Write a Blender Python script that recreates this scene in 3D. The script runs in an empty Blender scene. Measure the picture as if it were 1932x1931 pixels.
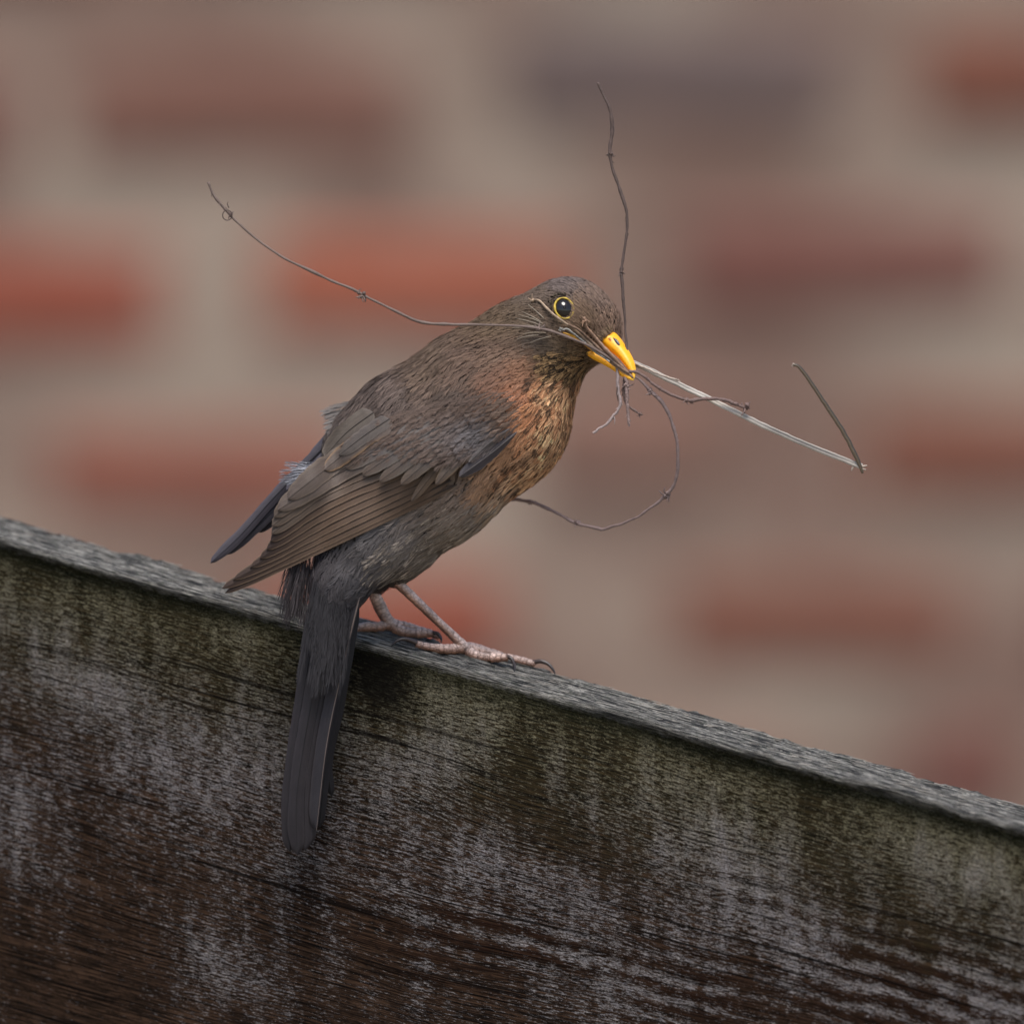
import bpy, math, random
import numpy as np
from mathutils import Matrix, Vector

# ------------------------------------------------------------------ camera, sky, sun, exposure
scene = bpy.context.scene
COL = scene.collection
FW = 0.39                      # width of the view in metres at the bird
DIST = 8.0                     # camera to bird
K = FW / 1932.0                # one photo unit (photo measured 1932 units wide) in metres at the bird

cam_d = bpy.data.cameras.new('camera')
cam_d.sensor_width = 36.0
cam_d.lens = 36.0 * DIST / FW
cam_d.clip_start = 0.1
cam_d.clip_end = 500.0
cam_d.dof.use_dof = True
cam_d.dof.focus_distance = DIST - 0.012
cam_d.dof.aperture_fstop = 4.2
cam = bpy.data.objects.new('camera', cam_d)
COL.objects.link(cam)
cam.location = (0, -DIST, 0)
cam.rotation_euler = (math.radians(90), 0, 0)
scene.camera = cam

SUN_EL, SUN_AZ = math.radians(66), math.radians(176)   # azimuth: direction the light comes from, clockwise from +Y
world = bpy.data.worlds.new('World')
scene.world = world
world.use_nodes = True
wn = world.node_tree
bg = wn.nodes['Background']
sky = wn.nodes.new('ShaderNodeTexSky')
sky.sky_type = 'NISHITA'
sky.sun_disc = False
sky.sun_elevation = SUN_EL
sky.sun_rotation = SUN_AZ
sky.air_density = 1.0
sky.dust_density = 2.0
sky.ozone_density = 0.8
wn.links.new(sky.outputs[0], bg.inputs[0])
bg.inputs[1].default_value = 0.07

sun_d = bpy.data.lights.new('sun', 'SUN')
sun_d.energy = 1.5
sun_d.angle = math.radians(30)
sun_d.color = (1.0, 0.955, 0.90)
sun = bpy.data.objects.new('sun', sun_d)
COL.objects.link(sun)
sv = Vector((math.sin(SUN_AZ) * math.cos(SUN_EL), math.cos(SUN_AZ) * math.cos(SUN_EL), math.sin(SUN_EL)))
sun.rotation_euler = (-sv).to_track_quat('-Z', 'Y').to_euler()

scene.render.engine = 'CYCLES'
scene.cycles.use_denoising = True
scene.cycles.max_bounces = 6
scene.cycles.diffuse_bounces = 3
scene.cycles.transparent_max_bounces = 4
vs = scene.view_settings
vs.view_transform = 'Standard'
vs.look = 'None'
vs.exposure = 1.38
vs.gamma = 1.0
vs.use_curve_mapping = False

# ------------------------------------------------------------------ helpers
rng = np.random.default_rng(7)
random.seed(7)


def lin(c):
    c = np.asarray(c, float) / 255.0
    return np.where(c <= 0.04045, c / 12.92, ((c + 0.055) / 1.055) ** 2.4)


def P(q):
    """photo units (x right, y down, d towards the camera) -> metres"""
    q = np.asarray(q, float)
    Y = -q[..., 2] * K
    f = (DIST + Y) / DIST
    return np.stack([(q[..., 0] - 966.0) * K * f, Y, (965.5 - q[..., 1]) * K * f], -1)


def mesh_np(name, V, F, mat, parent=None, smooth=True, col=None, uv=None):
    """V (n,3) metres, F (m,4) or (m,3) ints or a list of faces"""
    me = bpy.data.meshes.new(name)
    V = np.asarray(V, np.float32)
    if isinstance(F, np.ndarray):
        m, k = F.shape
        me.vertices.add(len(V))
        me.vertices.foreach_set('co', V.ravel())
        me.loops.add(m * k)
        me.loops.foreach_set('vertex_index', F.astype(np.int32).ravel())
        me.polygons.add(m)
        me.polygons.foreach_set('loop_start', np.arange(0, m * k, k, dtype=np.int32))
        me.polygons.foreach_set('loop_total', np.full(m, k, np.int32))
        me.update(calc_edges=True)
        flat = F.ravel()
    else:
        me.from_pydata(V.tolist(), [], F)
        me.update()
        flat = np.concatenate([np.asarray(f) for f in F])
    me.polygons.foreach_set('use_smooth', np.full(len(me.polygons), smooth, bool))
    if col is not None:
        a = me.color_attributes.new('Col', 'FLOAT_COLOR', 'POINT')
        c4 = np.ones((len(V), 4), np.float32)
        c4[:, :3] = col
        a.data.foreach_set('color', c4.ravel())
    if uv is not None:
        l = me.uv_layers.new(name='UVMap')
        l.data.foreach_set('uv', np.asarray(uv, np.float32)[flat].ravel())
    me.materials.append(mat)
    o = bpy.data.objects.new(name, me)
    COL.objects.link(o)
    if parent is not None:
        o.parent = parent
        # only top-level roots are moved from the origin; every mesh keeps world coordinates
        if parent.location.length > 0:
            o.matrix_parent_inverse = Matrix.Translation(-parent.location)
    return o


def empty(name, loc, label, cat, group=None):
    o = bpy.data.objects.new(name, None)
    o.empty_display_size = 0.02
    o.location = Vector([float(v) for v in loc])
    COL.objects.link(o)
    tag(o, label, cat, group)
    return o


def tag(o, label, cat, group=None):
    o['label'] = label
    o['category'] = cat
    if group:
        o['group'] = group
    return o


def grid_faces(nu, nv, wrap=False, off=0):
    i, j = np.meshgrid(np.arange(nu - 1), np.arange(nv if wrap else nv - 1), indexing='ij')
    j2 = (j + 1) % nv
    return np.stack([i * nv + j, i * nv + j2, (i + 1) * nv + j2, (i + 1) * nv + j], -1).reshape(-1, 4) + off


def catmull(pts, n):
    p = np.asarray(pts, float)
    d = np.r_[0, np.cumsum(np.linalg.norm(np.diff(p[:, :min(3, p.shape[1])], axis=0), axis=1) ** 0.7 + 1e-6)]
    t = np.linspace(0, d[-1], n)
    m = np.zeros_like(p)
    m[1:-1] = (p[2:] - p[:-2]) / (d[2:] - d[:-2])[:, None]
    m[0] = (p[1] - p[0]) / (d[1] - d[0])
    m[-1] = (p[-1] - p[-2]) / (d[-1] - d[-2])
    k = np.clip(np.searchsorted(d, t, 'right') - 1, 0, len(p) - 2)
    h = (d[k + 1] - d[k])[:, None]
    s = ((t - d[k])[:, None]) / h
    return ((2 * s**3 - 3 * s**2 + 1) * p[k] + (s**3 - 2 * s**2 + s) * h * m[k]
            + (-2 * s**3 + 3 * s**2) * p[k + 1] + (s**3 - s**2) * h * m[k + 1])


def unit(v):
    v = np.asarray(v, float)
    return v / np.maximum(np.linalg.norm(v, axis=-1, keepdims=True), 1e-9)


class Soup:
    """collects quads in photo units for one mesh"""
    def __init__(s):
        s.v, s.f, s.c, s.n = [], [], [], 0

    def add(s, v, f, c=None):
        s.v.append(np.asarray(v, float)); s.f.append(np.asarray(f) + s.n)
        s.c.append(np.broadcast_to(np.asarray(c if c is not None else (1, 1, 1), float), (len(v), 3)))
        s.n += len(v)

    def build(s, name, mat, parent=None, smooth=True):
        return mesh_np(name, P(np.concatenate(s.v)), np.concatenate(s.f), mat, parent, smooth, np.concatenate(s.c))


def tube(soup, pts, rad, col, n=40, seg=8, rough=0.0, cap=True, groove=0.0, colfn=None, up=(0.1, 0.2, 1)):
    """pts (k,3) photo units; rad scalar or list per point"""
    r = np.broadcast_to(np.asarray(rad, float), (len(pts),))
    c = catmull(np.c_[np.asarray(pts, float), r], n)
    ctr, rr = c[:, :3], np.maximum(c[:, 3], 0.15)
    if rough:
        w = rng.normal(0, 1, n)
        w = np.convolve(w, [.25, .5, .25], 'same')
        rr = rr * (1 + rough * w)
    T = unit(np.gradient(ctr, axis=0))
    A = unit(np.cross(T, np.asarray(up, float)))
    B = np.cross(A, T)
    th = np.linspace(0, 2 * np.pi, seg, endpoint=False)
    prof = 1 - groove * np.clip(np.cos(th - np.pi / 2), 0, 1) ** 4
    V = ctr[:, None] + rr[:, None, None] * prof[None, :, None] * (np.cos(th)[None, :, None] * A[:, None] + np.sin(th)[None, :, None] * B[:, None])
    V = V.reshape(-1, 3)
    F = grid_faces(n, seg, True)
    if colfn is not None:
        C = colfn(np.repeat(np.linspace(0, 1, n), seg), np.tile(th, n))
    else:
        C = np.broadcast_to(np.asarray(col, float), (len(V), 3)).copy()
        C = C * np.repeat(1 + 0.12 * np.convolve(rng.normal(0, 1, n), [.3, .4, .3], 'same'), seg)[:, None]
    if cap:
        k = len(V)
        V = np.r_[V, [ctr[0] - T[0] * rr[0] * 0.3], [ctr[-1] + T[-1] * rr[-1] * 0.3]]
        C = np.r_[C, C[:1], C[-2:-1]]
        j = np.arange(seg); j2 = (j + 1) % seg
        F = np.r_[F, np.stack([np.full(seg, k), j2, j, j], -1)[:, [0, 1, 2, 2]], np.stack([np.full(seg, k + 1), (n - 1) * seg + j, (n - 1) * seg + j2, (n - 1) * seg + j2], -1)]
        # degenerate quads -> keep as quads with a split centre: replace by fan of two-step quads
        F = F[:-2 * seg]
        fan = []
        for q in range(0, seg, 2):
            fan.append([k, (q + 2) % seg, (q + 1) % seg, q])
            b = (n - 1) * seg
            fan.append([k + 1, b + q, b + (q + 1) % seg, b + (q + 2) % seg])
        F = np.r_[F, np.array(fan)]
    soup.add(V, F, np.clip(C, 0, 1))


# ------------------------------------------------------------------ node helpers
def material(name):
    m = bpy.data.materials.new(name)
    m.use_nodes = True
    nt = m.node_tree
    return m, nt, nt.nodes['Principled BSDF']


class N:
    def __init__(s, nt):
        s.nt = nt

    def node(s, t, **kw):
        n = s.nt.nodes.new(t)
        for k, v in kw.items():
            setattr(n, k, v)
        return n

    def put(s, sock, v):
        if isinstance(v, bpy.types.NodeSocket):
            s.nt.links.new(v, sock)
        elif isinstance(v, (tuple, list)) and len(v) == 3 and sock.type == 'RGBA':
            sock.default_value = (*v, 1)
        else:
            sock.default_value = v

    def math(s, op, a, b=0.0, c=None, clamp=False):
        n = s.node('ShaderNodeMath', operation=op, use_clamp=clamp)
        s.put(n.inputs[0], a); s.put(n.inputs[1], b)
        if c is not None:
            s.put(n.inputs[2], c)
        return n.outputs[0]

    def mix(s, f, a, b, blend='MIX'):
        n = s.node('ShaderNodeMix', data_type='RGBA', blend_type=blend)
        s.put(n.inputs['Factor'], f); s.put(n.inputs[6], a); s.put(n.inputs[7], b)
        return n.outputs[2]

    def noise(s, vec, scale=1.0, detail=4.0, rough=0.6, dist=0.0):
        n = s.node('ShaderNodeTexNoise')
        s.put(n.inputs['Vector'], vec)
        n.inputs['Scale'].default_value = scale; n.inputs['Detail'].default_value = detail
        n.inputs['Roughness'].default_value = rough; n.inputs['Distortion'].default_value = dist
        return n.outputs['Fac']

    def vec(s, x, y, z=0.0):
        n = s.node('ShaderNodeCombineXYZ')
        s.put(n.inputs[0], x); s.put(n.inputs[1], y); s.put(n.inputs[2], z)
        return n.outputs[0]

    def ramp(s, f, lo, hi):
        n = s.node('ShaderNodeMapRange', interpolation_type='SMOOTHSTEP')
        s.put(n.inputs[0], f); s.put(n.inputs[1], lo); s.put(n.inputs[2], hi)
        return n.outputs[0]

    def xyz(s, v):
        n = s.node('ShaderNodeSeparateXYZ'); s.put(n.inputs[0], v)
        return n.outputs

    def bump(s, h, strength, dist, normal=None):
        n = s.node('ShaderNodeBump')
        s.put(n.inputs['Height'], h)
        n.inputs['Strength'].default_value = strength; n.inputs['Distance'].default_value = dist
        if normal is not None:
            s.put(n.inputs['Normal'], normal)
        return n.outputs[0]


def attr_material(name, rough=0.6, spec=0.3, sheen=0.0, noise_amt=0.25, noise_scale=900, bump=0.0, sss=0.0):
    m, nt, b = material(name)
    g = N(nt)
    a = g.node('ShaderNodeAttribute', attribute_name='Col')
    tc = g.node('ShaderNodeTexCoord')
    nz = g.noise(tc.outputs['Object'], noise_scale, 3, 0.6)
    f = g.math('MULTIPLY_ADD', nz, 2 * noise_amt, 1 - noise_amt)
    c = g.mix(1.0, a.outputs['Color'], g.vec(f, f, f), 'MULTIPLY')
    g.put(b.inputs['Base Color'], c)
    b.inputs['Roughness'].default_value = rough
    b.inputs['Specular IOR Level'].default_value = spec
    if sheen:
        b.inputs['Sheen Weight'].default_value = sheen
        b.inputs['Sheen Roughness'].default_value = 0.4
    if bump:
        g.put(b.inputs['Normal'], g.bump(nz, bump, 0.0004))
    if sss:
        b.inputs['Subsurface Weight'].default_value = sss
        b.inputs['Subsurface Radius'].default_value = (0.002, 0.001, 0.0005)
    return m


M_plume = attr_material('plumage', 0.7, 0.15, 0.0, 0.12, 700)
M_skin = attr_material('down', 0.9, 0.1, 0.0, 0.3, 500)
M_twig = attr_material('dry_stem', 0.6, 0.35, 0.0, 0.35, 1500, 0.6)
M_straw = attr_material('pale_straw', 0.42, 0.5, 0.0, 0.18, 1200, 0.3)
M_leg, nt, b = material('leg_scale')
g = N(nt)
at = g.node('ShaderNodeAttribute', attribute_name='Col')
tc = g.node('ShaderNodeTexCoord')
vo = g.node('ShaderNodeTexVoronoi', feature='DISTANCE_TO_EDGE')
g.put(vo.inputs['Vector'], tc.outputs['Object']); vo.inputs['Scale'].default_value = 620.0
ed_ = g.ramp(vo.outputs['Distance'], 0.0, 0.12)
nz = g.noise(tc.outputs['Object'], 900, 3, 0.6)
f_ = g.math('MULTIPLY', g.math('MULTIPLY_ADD', ed_, 0.35, 0.72), g.math('MULTIPLY_ADD', nz, 0.7, 0.75))
g.put(b.inputs['Base Color'], g.mix(1.0, at.outputs['Color'], g.vec(f_, f_, f_), 'MULTIPLY'))
b.inputs['Roughness'].default_value = 0.42
b.inputs['Specular IOR Level'].default_value = 0.5
g.put(b.inputs['Normal'], g.bump(g.math('ADD', ed_, g.math('MULTIPLY', nz, 0.4)), 0.7, 0.0004))
M_claw = attr_material('claw_horn', 0.3, 0.5, 0.0, 0.2, 1500, 0.1)


def feather_material():
    m, nt, b = material('feather_vane')
    g = N(nt)
    a = g.node('ShaderNodeAttribute', attribute_name='Col')
    uv = g.node('ShaderNodeUVMap', uv_map='UVMap')
    x = g.xyz(uv.outputs[0])                      # u along the shaft, v across it, millimetres
    av = g.math('ABSOLUTE', x[1])
    ph = g.math('SUBTRACT', x[0], g.math('MULTIPLY', av, 1.5))
    tc = g.node('ShaderNodeTexCoord')
    wob = g.noise(tc.outputs['Object'], 250, 2, 0.5)
    ph = g.math('ADD', ph, g.math('MULTIPLY', wob, 0.7))
    st = g.math('SINE', g.math('MULTIPLY', ph, 2 * math.pi / 0.62))
    irr = g.noise(g.vec(g.math('MULTIPLY', ph, 2.2), g.math('MULTIPLY', x[1], 0.12)), 1.0, 3, 0.7)
    fine = g.noise(tc.outputs['Object'], 160, 3, 0.6)
    lw = g.noise(g.vec(g.math('MULTIPLY', x[0], 0.07), g.math('MULTIPLY', x[1], 1.7), 4.0), 1.0, 4, 0.7)
    f = g.math('ADD', g.math('MULTIPLY_ADD', st, 0.07, 0.16), g.math('MULTIPLY', irr, 0.75))
    f = g.math('ADD', f, g.math('MULTIPLY', lw, 0.9))
    f = g.math('ADD', f, g.math('MULTIPLY_ADD', fine, 0.3, -0.15))
    c = g.mix(1.0, a.outputs['Color'], g.vec(f, f, f), 'MULTIPLY')
    g.put(b.inputs['Base Color'], c)
    b.inputs['Roughness'].default_value = 0.5
    b.inputs['Specular IOR Level'].default_value = 0.22
    h = g.math('ADD', g.math('MULTIPLY', st, 0.4), g.math('MULTIPLY', irr, 1.6))
    g.put(b.inputs['Normal'], g.bump(h, 0.35, 0.00022))
    return m


M_vane = feather_material()

# ------------------------------------------------------------------ ground
GZ = -1.30
m_ground, nt, b = material('ground_bounce')  # unseen ground, coloured pale to bounce light up onto belly and breast
g = N(nt)
tc = g.node('ShaderNodeTexCoord')
n1 = g.noise(tc.outputs['Object'], 2, 5, 0.6)
n2 = g.noise(tc.outputs['Object'], 70, 4, 0.65)
c = g.mix(g.ramp(n2, 0.35, 0.65), tuple(lin((120, 110, 98))), tuple(lin((176, 166, 150))))
c = g.mix(g.math('MULTIPLY', g.ramp(n1, 0.45, 0.65), 0.5), c, tuple(lin((118, 112, 96))))
g.put(b.inputs['Base Color'], c)
b.inputs['Roughness'].default_value = 0.95
g.put(b.inputs['Normal'], g.bump(n2, 0.8, 0.02))
gx = np.array([-150, -30, -8, -3, 0, 3, 8, 30, 150.0])
gy = np.array([-150, -30, -12, -8, -4, 0, 1.75, 4, 30, 150.0])
GX, GY = np.meshgrid(gx, gy, indexing='ij')
ground = mesh_np('ground', np.stack([GX, GY, np.full_like(GX, GZ)], -1).reshape(-1, 3), grid_faces(len(gx), len(gy))[:, ::-1], m_ground)
ground['kind'] = 'structure'

# ------------------------------------------------------------------ brick wall (out of focus)
WALL_Y = 2.40
wf = (DIST + WALL_Y) / DIST


def wall_pt(x, y):
    return (x - 966.0) * K * wf, (965.5 - y) * K * wf


wall = empty('brick_wall', (0, WALL_Y, GZ), 'weathered red brick wall with wide buff mortar joints behind the fence', 'wall')
m_mortar, nt, b = material('mortar')
g = N(nt)
tc = g.node('ShaderNodeTexCoord')
n1 = g.noise(tc.outputs['Object'], 7, 5, 0.6)
n2 = g.noise(tc.outputs['Object'], 120, 4, 0.6)
c = g.mix(g.ramp(n1, 0.36, 0.64), tuple(lin((158, 142, 126))), tuple(lin((120, 94, 82))))
c = g.mix(g.math('MULTIPLY', n2, 0.35), c, tuple(lin((90, 74, 66))))
g.put(b.inputs['Base Color'], c)
b.inputs['Roughness'].default_value = 0.95
g.put(b.inputs['Normal'], g.bump(n2, 0.8, 0.004))

BR = {}


def brick_mat(key, rgb):
    if key in BR:
        return BR[key]
    m, nt, b = material('brick_' + key)
    g = N(nt)
    tc = g.node('ShaderNodeTexCoord')
    oi = g.node('ShaderNodeObjectInfo')
    n1 = g.noise(tc.outputs['Object'], 18, 5, 0.65)
    n2 = g.noise(tc.outputs['Object'], 90, 4, 0.7)
    base = tuple(lin(rgb))
    c = g.mix(g.ramp(n1, 0.30, 0.72), base, tuple(np.clip(lin(rgb) * 0.6 + lin((150, 120, 108)) * 0.4, 0, 1)))
    c = g.mix(g.math('MULTIPLY', n2, 0.4), c, tuple(lin(rgb) * 0.5))
    g.put(b.inputs['Base Color'], c)
    b.inputs['Roughness'].default_value = 0.9
    g.put(b.inputs['Normal'], g.bump(n2, 0.7, 0.003))
    BR[key] = m
    return m


brick_cols = {
    'dark_red': (108, 68, 54), 'orange_red': (134, 56, 30), 'bright_red': (156, 78, 50), 'plum': (104, 56, 46),
    'mauve_grey': (88, 76, 74), 'brown_red': (112, 60, 40), 'mid_red': (134, 68, 48), 'faded': (124, 90, 76), 'maroon': (98, 44, 34)}


def brick_mesh(w, h, mat, seed):
    """a worn brick: bevelled block, slightly bulged face, front towards -Y; origin at its centre"""
    r = np.random.default_rng(seed)
    dpt, bv = 0.05, 0.006
    xs = np.array([-w / 2, -w / 2 + bv, 0, w / 2 - bv, w / 2])
    zs = np.array([-h / 2, -h / 2 + bv, h / 2 - bv, h / 2])
    X, Z = np.meshgrid(xs, zs, indexing='ij')
    Y = np.where((np.abs(X) > w / 2 - bv / 2) | (np.abs(Z) > h / 2 - bv / 2), 0.004, -0.002)
    Y = Y + r.normal(0, 0.0008, Y.shape)
    X = X + r.normal(0, 0.0010, X.shape); Z = Z + r.normal(0, 0.0010, Z.shape)
    V = np.stack([X, Y, Z], -1).reshape(-1, 3)
    F = grid_faces(5, 4).tolist()
    ring = [i * 4 for i in range(5)] + [16 + j for j in range(1, 4)] + [i * 4 + 3 for i in (3, 2, 1, 0)] + [2, 1]
    n0 = len(V)
    back = V[ring] + np.array([0, dpt, 0])
    V = np.r_[V, back]
    L = len(ring)
    for i in range(L):
        j = (i + 1) % L
        F.append([ring[j], ring[i], n0 + i, n0 + j])
    me = bpy.data.meshes.new('brick')
    me.from_pydata(V.tolist(), [], F)
    me.update()
    me.materials.append(mat)
    return me


def place_brick(me, x, z, tilt=0.0):
    o = bpy.data.objects.new('brick', me)
    COL.objects.link(o)
    o.parent = wall
    o.location = (x, -0.005, z - GZ)
    o.rotation_euler = (0, tilt, 0)
    return o


# the bricks in view, measured in the photograph: x0, x1, y centre, height, colour
seen = [
    (-420, 40, 235, 185, 'plum'), (130, 765, 205, 175, 'dark_red'), (960, 1590, 135, 185, 'mauve_grey'), (1735, 2340, 140, 190, 'brown_red'),
    (-330, 318, 562, 190, 'orange_red'), (490, 1095, 532, 168, 'bright_red'), (1285, 1905, 492, 160, 'plum'),
    (-520, -80, 890, 170, 'mid_red'), (85, 680, 888, 160, 'mid_red'), (1010, 1360, 832, 165, 'faded'), (1625, 2290, 852, 180, 'brown_red'),
    (-240, 330, 1185, 165, 'dark_red'), (480, 960, 1172, 170, 'orange_red'), (1262, 1815, 1172, 160, 'brown_red'), (1990, 2560, 1165, 165, 'plum'),
    (-420, 170, 1490, 165, 'mid_red'), (350, 950, 1480, 165, 'dark_red'), (1080, 1490, 1470, 150, 'faded'), (1690, 1925, 1455, 150, 'maroon'), (2080, 2600, 1450, 160, 'dark_red'),
    (-360, 200, -150, 175, 'brown_red'), (330, 900, -160, 150, 'faded'), (1050, 1580, -185, 165, 'plum'), (1760, 2350, -190, 165, 'dark_red'),
]
nb_ = 0
for i, (x0, x1, yc, hh, ck) in enumerate(seen):
    ax, az = wall_pt((x0 + x1) / 2, yc)
    place_brick(brick_mesh((x1 - x0) * K * wf, hh * K * wf, brick_mat(ck, brick_cols[ck]), 100 + i), ax, az, random.uniform(-0.008, 0.008))
    nb_ += 1
# the rest of the wall in the same bond
xl, zt = wall_pt(-420, -190)
xr, zb = wall_pt(2560, 1490)
PITCH_Z, PITCH_X = 0.086, 0.215
protos = [brick_mesh(0.168, 0.046, brick_mat(ck, brick_cols[ck]), 300 + i) for i, ck in enumerate(brick_cols)]
cands = []
zrow = zt + PITCH_Z
rows = []
k = 0
z = zt + PITCH_Z
while z < 1.15:
    rows.append((z, k)); z += PITCH_Z; k += 1
z = zb - PITCH_Z
while z > GZ + 0.03:
    rows.append((z, k)); z -= PITCH_Z; k += 1
z = zb + 0.010
for q in range(6):
    rows.append((zb + q * (zt - zb) / 5.0, -1 - q))
for z, k in rows:
    off = (k % 2) * PITCH_X * 0.5
    for c_ in range(-13, 14):
        x = c_ * PITCH_X + off + random.uniform(-0.012, 0.012)
        if k < 0 and xl - 0.075 < x < xr + 0.075:
            continue
        cands.append((math.hypot(x, z), x, z + random.uniform(-0.003, 0.003)))
cands.sort()
n_obj = 298 - nb_
for r_, x, z in cands[:n_obj]:
    place_brick(random.choice(protos), x, z, random.uniform(-0.01, 0.01))
# bricks past the first three hundred: one part
V, F, n = [], [], 0
for r_, x, z in cands[n_obj:]:
    me = protos[random.randrange(len(protos))]
    co = np.empty(len(me.vertices) * 3); me.vertices.foreach_get('co', co); co = co.reshape(-1, 3)
    V.append(co + np.array([x, WALL_Y - 0.008, z]))
    F += [[int(a) + n for a in p.vertices] for p in me.polygons]
    n += len(co)
far = mesh_np('brick_courses', np.concatenate(V), F, brick_mat('mid_red', brick_cols['mid_red']), wall, False)
far['kind'] = 'stuff'
# mortar bed: a slab whose face is a little uneven
nx_, nz_ = 90, 42
X, Z = np.meshgrid(np.linspace(-2.9, 2.9, nx_), np.linspace(GZ, 1.2, nz_), indexing='ij')
Yf = WALL_Y + 0.0 + rng.normal(0, 0.0012, X.shape)
Vf = np.stack([X, Yf, Z], -1).reshape(-1, 3)
Ff = grid_faces(nx_, nz_).tolist()
bx = [(-2.9, GZ), (2.9, GZ), (2.9, 1.2), (-2.9, 1.2)]
n0 = len(Vf)
Vb = np.array([(x, WALL_Y + 0.20, z) for x, z in bx])
cor = [0, (nx_ - 1) * nz_, nx_ * nz_ - 1, nz_ - 1]
edge_b = [i * nz_ for i in range(nx_)]
edge_t = [i * nz_ + nz_ - 1 for i in range(nx_)]
edge_l = list(range(nz_))
edge_r = [(nx_ - 1) * nz_ + j for j in range(nz_)]
Ff += [edge_b[::-1] + [n0, n0 + 1], edge_t + [n0 + 2, n0 + 3], edge_l + [n0 + 3, n0], edge_r[::-1] + [n0 + 1, n0 + 2], [n0, n0 + 3, n0 + 2, n0 + 1]]
mesh_np('mortar', np.r_[Vf, Vb], Ff, m_mortar, wall, False)

# ------------------------------------------------------------------ fence: the sloping top board the bird stands on
YAW = 0.25


def sil(x):
    return 975.0 + 0.2821 * x          # far top edge of the board in the photograph


def bd(x):
    return (x - 880.0) * YAW           # depth of the board's middle


fx = np.linspace(-1700, 3700, 900)


def smooth_noise(x, period, seed):
    r = np.random.default_rng(seed)
    k = np.arange(np.floor(x.min() / period) - 2, np.ceil(x.max() / period) + 3)
    v = r.normal(0, 1, len(k))
    i = (x / period - k[0])
    i0 = np.floor(i).astype(int); f = i - i0
    f = f * f * (3 - 2 * f)
    return v[i0] * (1 - f) + v[i0 + 1] * f


lipv = np.clip(0.5 + 0.5 * np.tanh((np.abs(fx - 800) - 330) / 140.0), 0.05, 1)          # the lip fades out beside the bird
edge_n = 2.2 * smooth_noise(fx, 70, 1) + 1.6 * smooth_noise(fx, 24, 2) + 1.2 * smooth_noise(fx, 9, 3)
edge_n = edge_n + 7.0 * np.clip(smooth_noise(fx, 34, 6) - 1.35, 0, 1)             # chips along the far edge
lip_n = 3.0 * smooth_noise(fx, 130, 4) + 1.6 * smooth_noise(fx, 30, 5) + 1.0 * smooth_noise(fx, 11, 8)
prof = []                                   # rows of (dy below far edge, depth from middle)
prof.append(np.stack([edge_n + 14, np.full_like(fx, -84)], -1))
prof.append(np.stack([edge_n + 4, np.full_like(fx, -82)], -1))
prof.append(np.stack([edge_n + 0, np.full_like(fx, -77)], -1))
NT = 16
for q in range(1, NT + 1):
    t = q / NT
    nz = (0.9 * smooth_noise(fx, 40, 10 + q) + 0.8 * smooth_noise(fx, 14, 50 + q)) * np.sin(np.pi * t) ** 0.5
    prof.append(np.stack([edge_n * (1 - t) + 40 * t + lip_n * t + nz, np.full_like(fx, -77 + 152 * t)], -1))
for a in (25, 50, 75, 90):
    a = math.radians(a)
    prof.append(np.stack([40 + lip_n + 9 * (1 - math.cos(a)), 75 + 8 * math.sin(a) + 0 * fx], -1))
prof.append(np.stack([52 + lip_n, 83 - 1.5 * lipv], -1))
prof.append(np.stack([56 + lip_n, 83 - 9 * lipv], -1))
prof.append(np.stack([62 + lip_n, 82 - 13 * lipv], -1))
NFACE = 130
BH = 1010.0
for q in range(1, NFACE + 1):
    t = q / NFACE
    rel = 0.9 * smooth_noise(fx + 300 * t, 160, 200 + q // 4) * 0.5
    prof.append(np.stack([62 + lip_n * (1 - t) + (BH - 62) * t + 0 * fx, 82 - 13 * lipv * max(0, 1 - t * 1.6) + rel], -1))
prof.append(np.stack([BH + 8 + 0 * fx, 76 + 0 * fx], -1))
prof.append(np.stack([BH + 8 + 0 * fx, -70 + 0 * fx], -1))
prof.append(np.stack([BH - 4 + 0 * fx, -84 + 0 * fx], -1))
prof = np.stack(prof, 1)                    # (nx, nprof, 2)
nxp, npf = prof.shape[:2]
Q = np.empty((nxp, npf, 3))
Q[..., 0] = fx[:, None]
Q[..., 1] = sil(fx)[:, None] + prof[..., 0]
Q[..., 2] = bd(fx)[:, None] + prof[..., 1]
Vb = P(Q).reshape(-1, 3)
Fb = grid_faces(nxp, npf, True)[:, ::-1]
uvb = np.stack([np.repeat(fx * K / math.cos(math.atan(0.2821)), npf), (prof[..., 0] * K).reshape(-1)], -1)

m_board, nt, b = material('weathered_board')
g = N(nt)
uv = g.node('ShaderNodeUVMap', uv_map='UVMap')
x = g.xyz(uv.outputs[0])
mm = g.math('MULTIPLY', x[0], 1000.0)      # along the grain, mm
tt = g.math('MULTIPLY', x[1], 1000.0)      # below the far top edge, mm
# grain wanders a little
wand = g.noise(g.vec(g.math('MULTIPLY', mm, 0.007), g.math('MULTIPLY', tt, 0.013)), 1.0, 1.5, 0.5)
tw = g.math('ADD', tt, g.math('MULTIPLY_ADD', wand, 16.0, -8.0))
fib = g.noise(g.vec(g.math('MULTIPLY', mm, 0.045), g.math('MULTIPLY', tw, 1.6)), 1.0, 4, 0.68)       # fibres
fib2 = g.noise(g.vec(g.math('MULTIPLY', mm, 0.13), g.math('MULTIPLY', tw, 3.4)), 1.0, 3, 0.65)
gran = g.noise(g.vec(g.math('MULTIPLY', mm, 1.0), g.math('MULTIPLY', tt, 1.5)), 1.0, 5, 0.8)       # crusty grain of the lichen
gran2 = g.noise(g.vec(g.math('MULTIPLY', mm, 0.30), g.math('MULTIPLY', tt, 0.45), 9.0), 1.0, 4, 0.7)
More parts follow.
